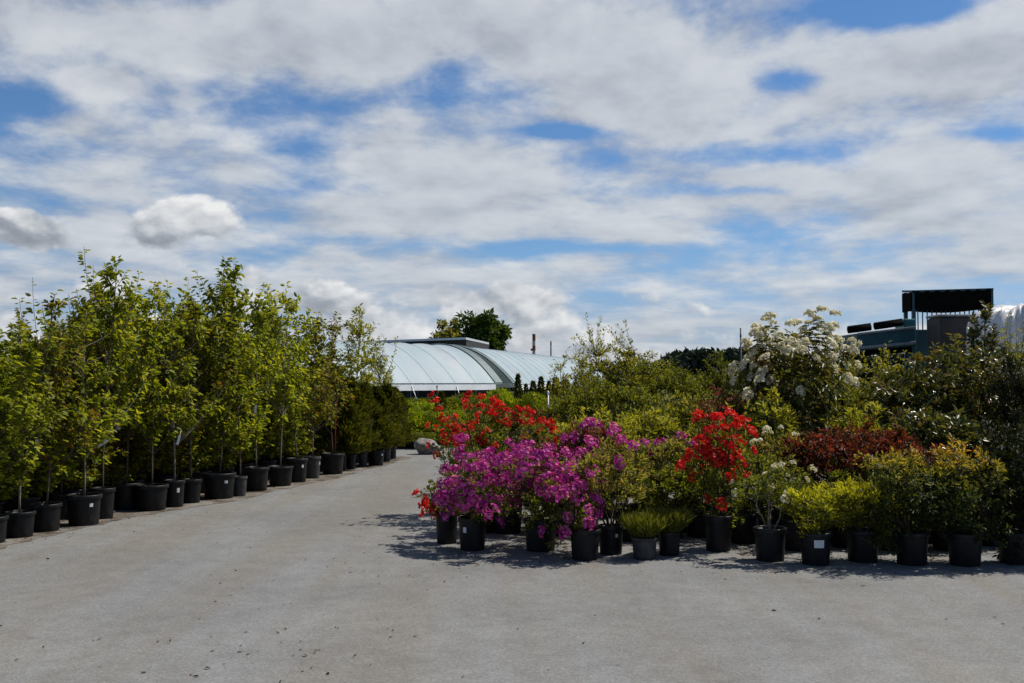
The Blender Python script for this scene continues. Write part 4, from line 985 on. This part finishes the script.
def blob(px, py, rx, ry, amp):
    u0, v0 = uv(px, py)
    a = mth('DIVIDE', mth('SUBTRACT', U, u0), rx / F); b = mth('DIVIDE', mth('SUBTRACT', V, v0), ry / F)
    e = mth('EXPONENT', mth('MULTIPLY', mth('ADD', mth('MULTIPLY', a, a), mth('MULTIPLY', b, b)), -1.0))
    return mth('MULTIPLY', e, amp)
kk = mth('DIVIDE', 1.0, mth('ADD', mth('MAXIMUM', Z, 0.0), .24))
QX = mth('MULTIPLY', X, kk); QY = mth('MULTIPLY', Y, kk)
Q = comb(QX, QY, 0.0); Q2 = comb(mth('ADD', QX, .04), mth('ADD', QY, .08), 0.0)
AZ = mth('ARCTAN2', X, Y); LV = mth('MULTIPLY', mth('LOGARITHM', mth('ADD', mth('MAXIMUM', Z, 0.0), .09), math.e), .72)
E1 = comb(AZ, LV, 0.0); E2 = comb(mth('ADD', AZ, .012), mth('ADD', LV, .045), 0.0)
nP = wnoise(Q, 3.0, 8, .56, .15)
nE = wnoise(E1, 5.6, 9, .56, .15); nE2 = wnoise(E2, 5.6, 4, .5, .15)
nA = mth('ADD', mth('ADD', mth('MULTIPLY', nP, .42), mth('MULTIPLY', nE, .95)), -.185); nA2 = mth('ADD', mth('ADD', mth('MULTIPLY', nP, .42), mth('MULTIPLY', nE2, .95)), -.185)
fineA = wnoise(E1, 15.0, 7, .6, .2); fineA2 = wnoise(E2, 15.0, 4, .55, .2)
cov = None
for b_ in [(25, 100, 120, 42, -.22), (20, 165, 60, 30, -.08), (900, 6, 80, 24, -.34), (790, 80, 34, 14, -.20), (430, 92, 120, 20, -.16), (450, 66, 36, 16, -.10), (560, 132, 70, 9, -.20), (770, 155, 100, 14, -.18), (310, 188, 100, 14, -.16), (290, 150, 50, 24, -.10), (560, 247, 130, 8, -.16), (700, 305, 250, 18, -.08), (740, 190, 90, 7, -.16), (80, 258, 60, 14, -.08), (1000, 135, 40, 10, -.14), (380, 240, 80, 10, -.10),
           (98, 84, 44, 20, .30), (70, 125, 60, 14, .12), (640, 60, 260, 60, .14), (300, 40, 200, 40, .12), (960, 60, 60, 40, .16), (900, 160, 160, 60, .10), (420, 160, 90, 26, .08), (250, 200, 240, 30, .06), (560, 200, 200, 30, .08), (130, 25, 110, 26, .12), (620, 275, 160, 12, .03)]:
    o_ = blob(*b_); cov = o_ if cov is None else mth('ADD', cov, o_)
cov = mth('MULTIPLY', cov, sstep(Y, .1, .4))
dens = mth('ADD', mth('ADD', mth('ADD', mth('MULTIPLY', nA, .74), mth('MULTIPLY', fineA, .26)), cov), mth('SUBTRACT', .042, mth('ADD', mth('MULTIPLY', sstep(Z, .42, .75), .16), mth('MULTIPLY', sstep(Y, .25, -.35), .15))))
maskA = sstep(dens, .39, .61)
lit = mth('ADD', .5, mth('ADD', mth('MULTIPLY', mth('SUBTRACT', nA, nA2), 2.1), mth('MULTIPLY', mth('SUBTRACT', fineA, fineA2), 1.1)), clamp=True)
thick = sstep(dens, .60, .95)
brA = mth('SUBTRACT', mth('ADD', .47, mth('MULTIPLY', lit, .34)), mth('MULTIPLY', thick, .13))
# cumulus: world-direction noise, lit from above
W1 = comb(U, mth('MULTIPLY', V, 1.5), mth('MULTIPLY', X, .0)); W2 = comb(mth('ADD', U, .005), mth('ADD', mth('MULTIPLY', V, 1.5), .012), 0.0)
nB = wnoise(W1, 13.0, 9, .54, .1); nB2 = wnoise(W2, 13.0, 4, .5, .1)
band = mth('MULTIPLY', sstep(V, .135, .045), 1.0)
densB = mth('ADD', mth('SUBTRACT', nB, .29), mth('MULTIPLY', band, .315))
for b_ in [(208, 222, 60, 28, .48), (148, 230, 26, 15, .30), (30, 228, 54, 25, .44), (90, 248, 60, 12, .22), (10, 215, 30, 20, .2), (590, 300, 60, 26, .08), (510, 285, 60, 22, .07), (250, 275, 30, 20, .14), (130, 275, 40, 20, .14), (330, 300, 30, 18, .16), (470, 300, 40, 16, .12), (540, 300, 30, 16, .14), (620, 292, 40, 12, .12), (250, 275, 22, 16, .12), (420, 295, 50, 22, .12), (720, 230, 100, 20, -.05), (760, 300, 160, 40, -.14)]:
    densB = mth('ADD', densB, mth('MULTIPLY', blob(*b_), sstep(Y, .1, .4)))
maskB = sstep(densB, .43, .565)
litB = mth('ADD', .5, mth('MULTIPLY', mth('SUBTRACT', nB, nB2), 3.6), clamp=True)
top = None
for b_ in [(210, 246, 64, 11, -.24), (24, 234, 60, 26, -.20), (150, 246, 34, 9, -.18), (208, 206, 50, 16, .24), (140, 218, 30, 10, .14), (30, 205, 60, 10, .12)]:
    o_ = mth('MULTIPLY', blob(*b_), sstep(Y, .1, .4)); top = o_ if top is None else mth('ADD', top, o_)
brB = mth('ADD', mth('ADD', .36, mth('MULTIPLY', litB, .46)), top)
def tint(br, cw):
    n = ramp(nt, cw); L(br, n.inputs['Fac']); return n.outputs['Color']
cA = tint(brA, [(0.15, (.22, .25, .31)), (.45, (.40, .435, .50)), (.62, (.57, .605, .655)), (.9, (.80, .82, .84))])
cB = tint(brB, [(0.12, (.20, .22, .265)), (.42, (.36, .395, .45)), (.60, (.60, .63, .67)), (.82, (.88, .885, .89))])
bgS = node(nt, 'ShaderNodeBackground', i_Strength=.098)
hzr = ramp(nt, [(0.0, (.60, .62, .92)), (.12, (.55, .74, .98)), (.35, (.50, .74, .96)), (.7, (.62, .70, .78))]); L(Z, hzr.inputs['Fac'])
smx = node(nt, 'ShaderNodeMix', data_type='RGBA', blend_type='MULTIPLY'); smx.inputs[0].default_value = 1
L(sky.outputs['Color'], smx.inputs[6]); L(hzr.outputs['Color'], smx.inputs[7]); L(smx.outputs[2], bgS.inputs['Color'])
bgA = node(nt, 'ShaderNodeBackground', i_Strength=.95); L(cA, bgA.inputs['Color'])
bgB = node(nt, 'ShaderNodeBackground', i_Strength=.95); L(cB, bgB.inputs['Color'])
m1 = node(nt, 'ShaderNodeMixShader'); L(mth('MULTIPLY', maskA, .93), m1.inputs[0]); L(bgS.outputs[0], m1.inputs[1]); L(bgA.outputs[0], m1.inputs[2])
m2 = node(nt, 'ShaderNodeMixShader'); L(mth('MULTIPLY', maskB, sstep(Y, .1, .35)), m2.inputs[0]); L(m1.outputs[0], m2.inputs[1]); L(bgB.outputs[0], m2.inputs[2])
L(m2.outputs[0], wo.inputs['Surface'])

# ------------------------------------------------------------------ render settings
scene.view_settings.view_transform = 'Standard'; scene.view_settings.look = 'None'
scene.view_settings.exposure = 0.0; scene.view_settings.gamma = 1.0; scene.view_settings.use_curve_mapping = False
scene.render.engine = 'CYCLES'
cy = scene.cycles
cy.max_bounces = 6; cy.diffuse_bounces = 3; cy.glossy_bounces = 2; cy.transmission_bounces = 4; cy.transparent_max_bounces = 4
cy.use_denoising = True; cy.sample_clamp_indirect = 4.0; cy.caustics_reflective = False; cy.caustics_refractive = False
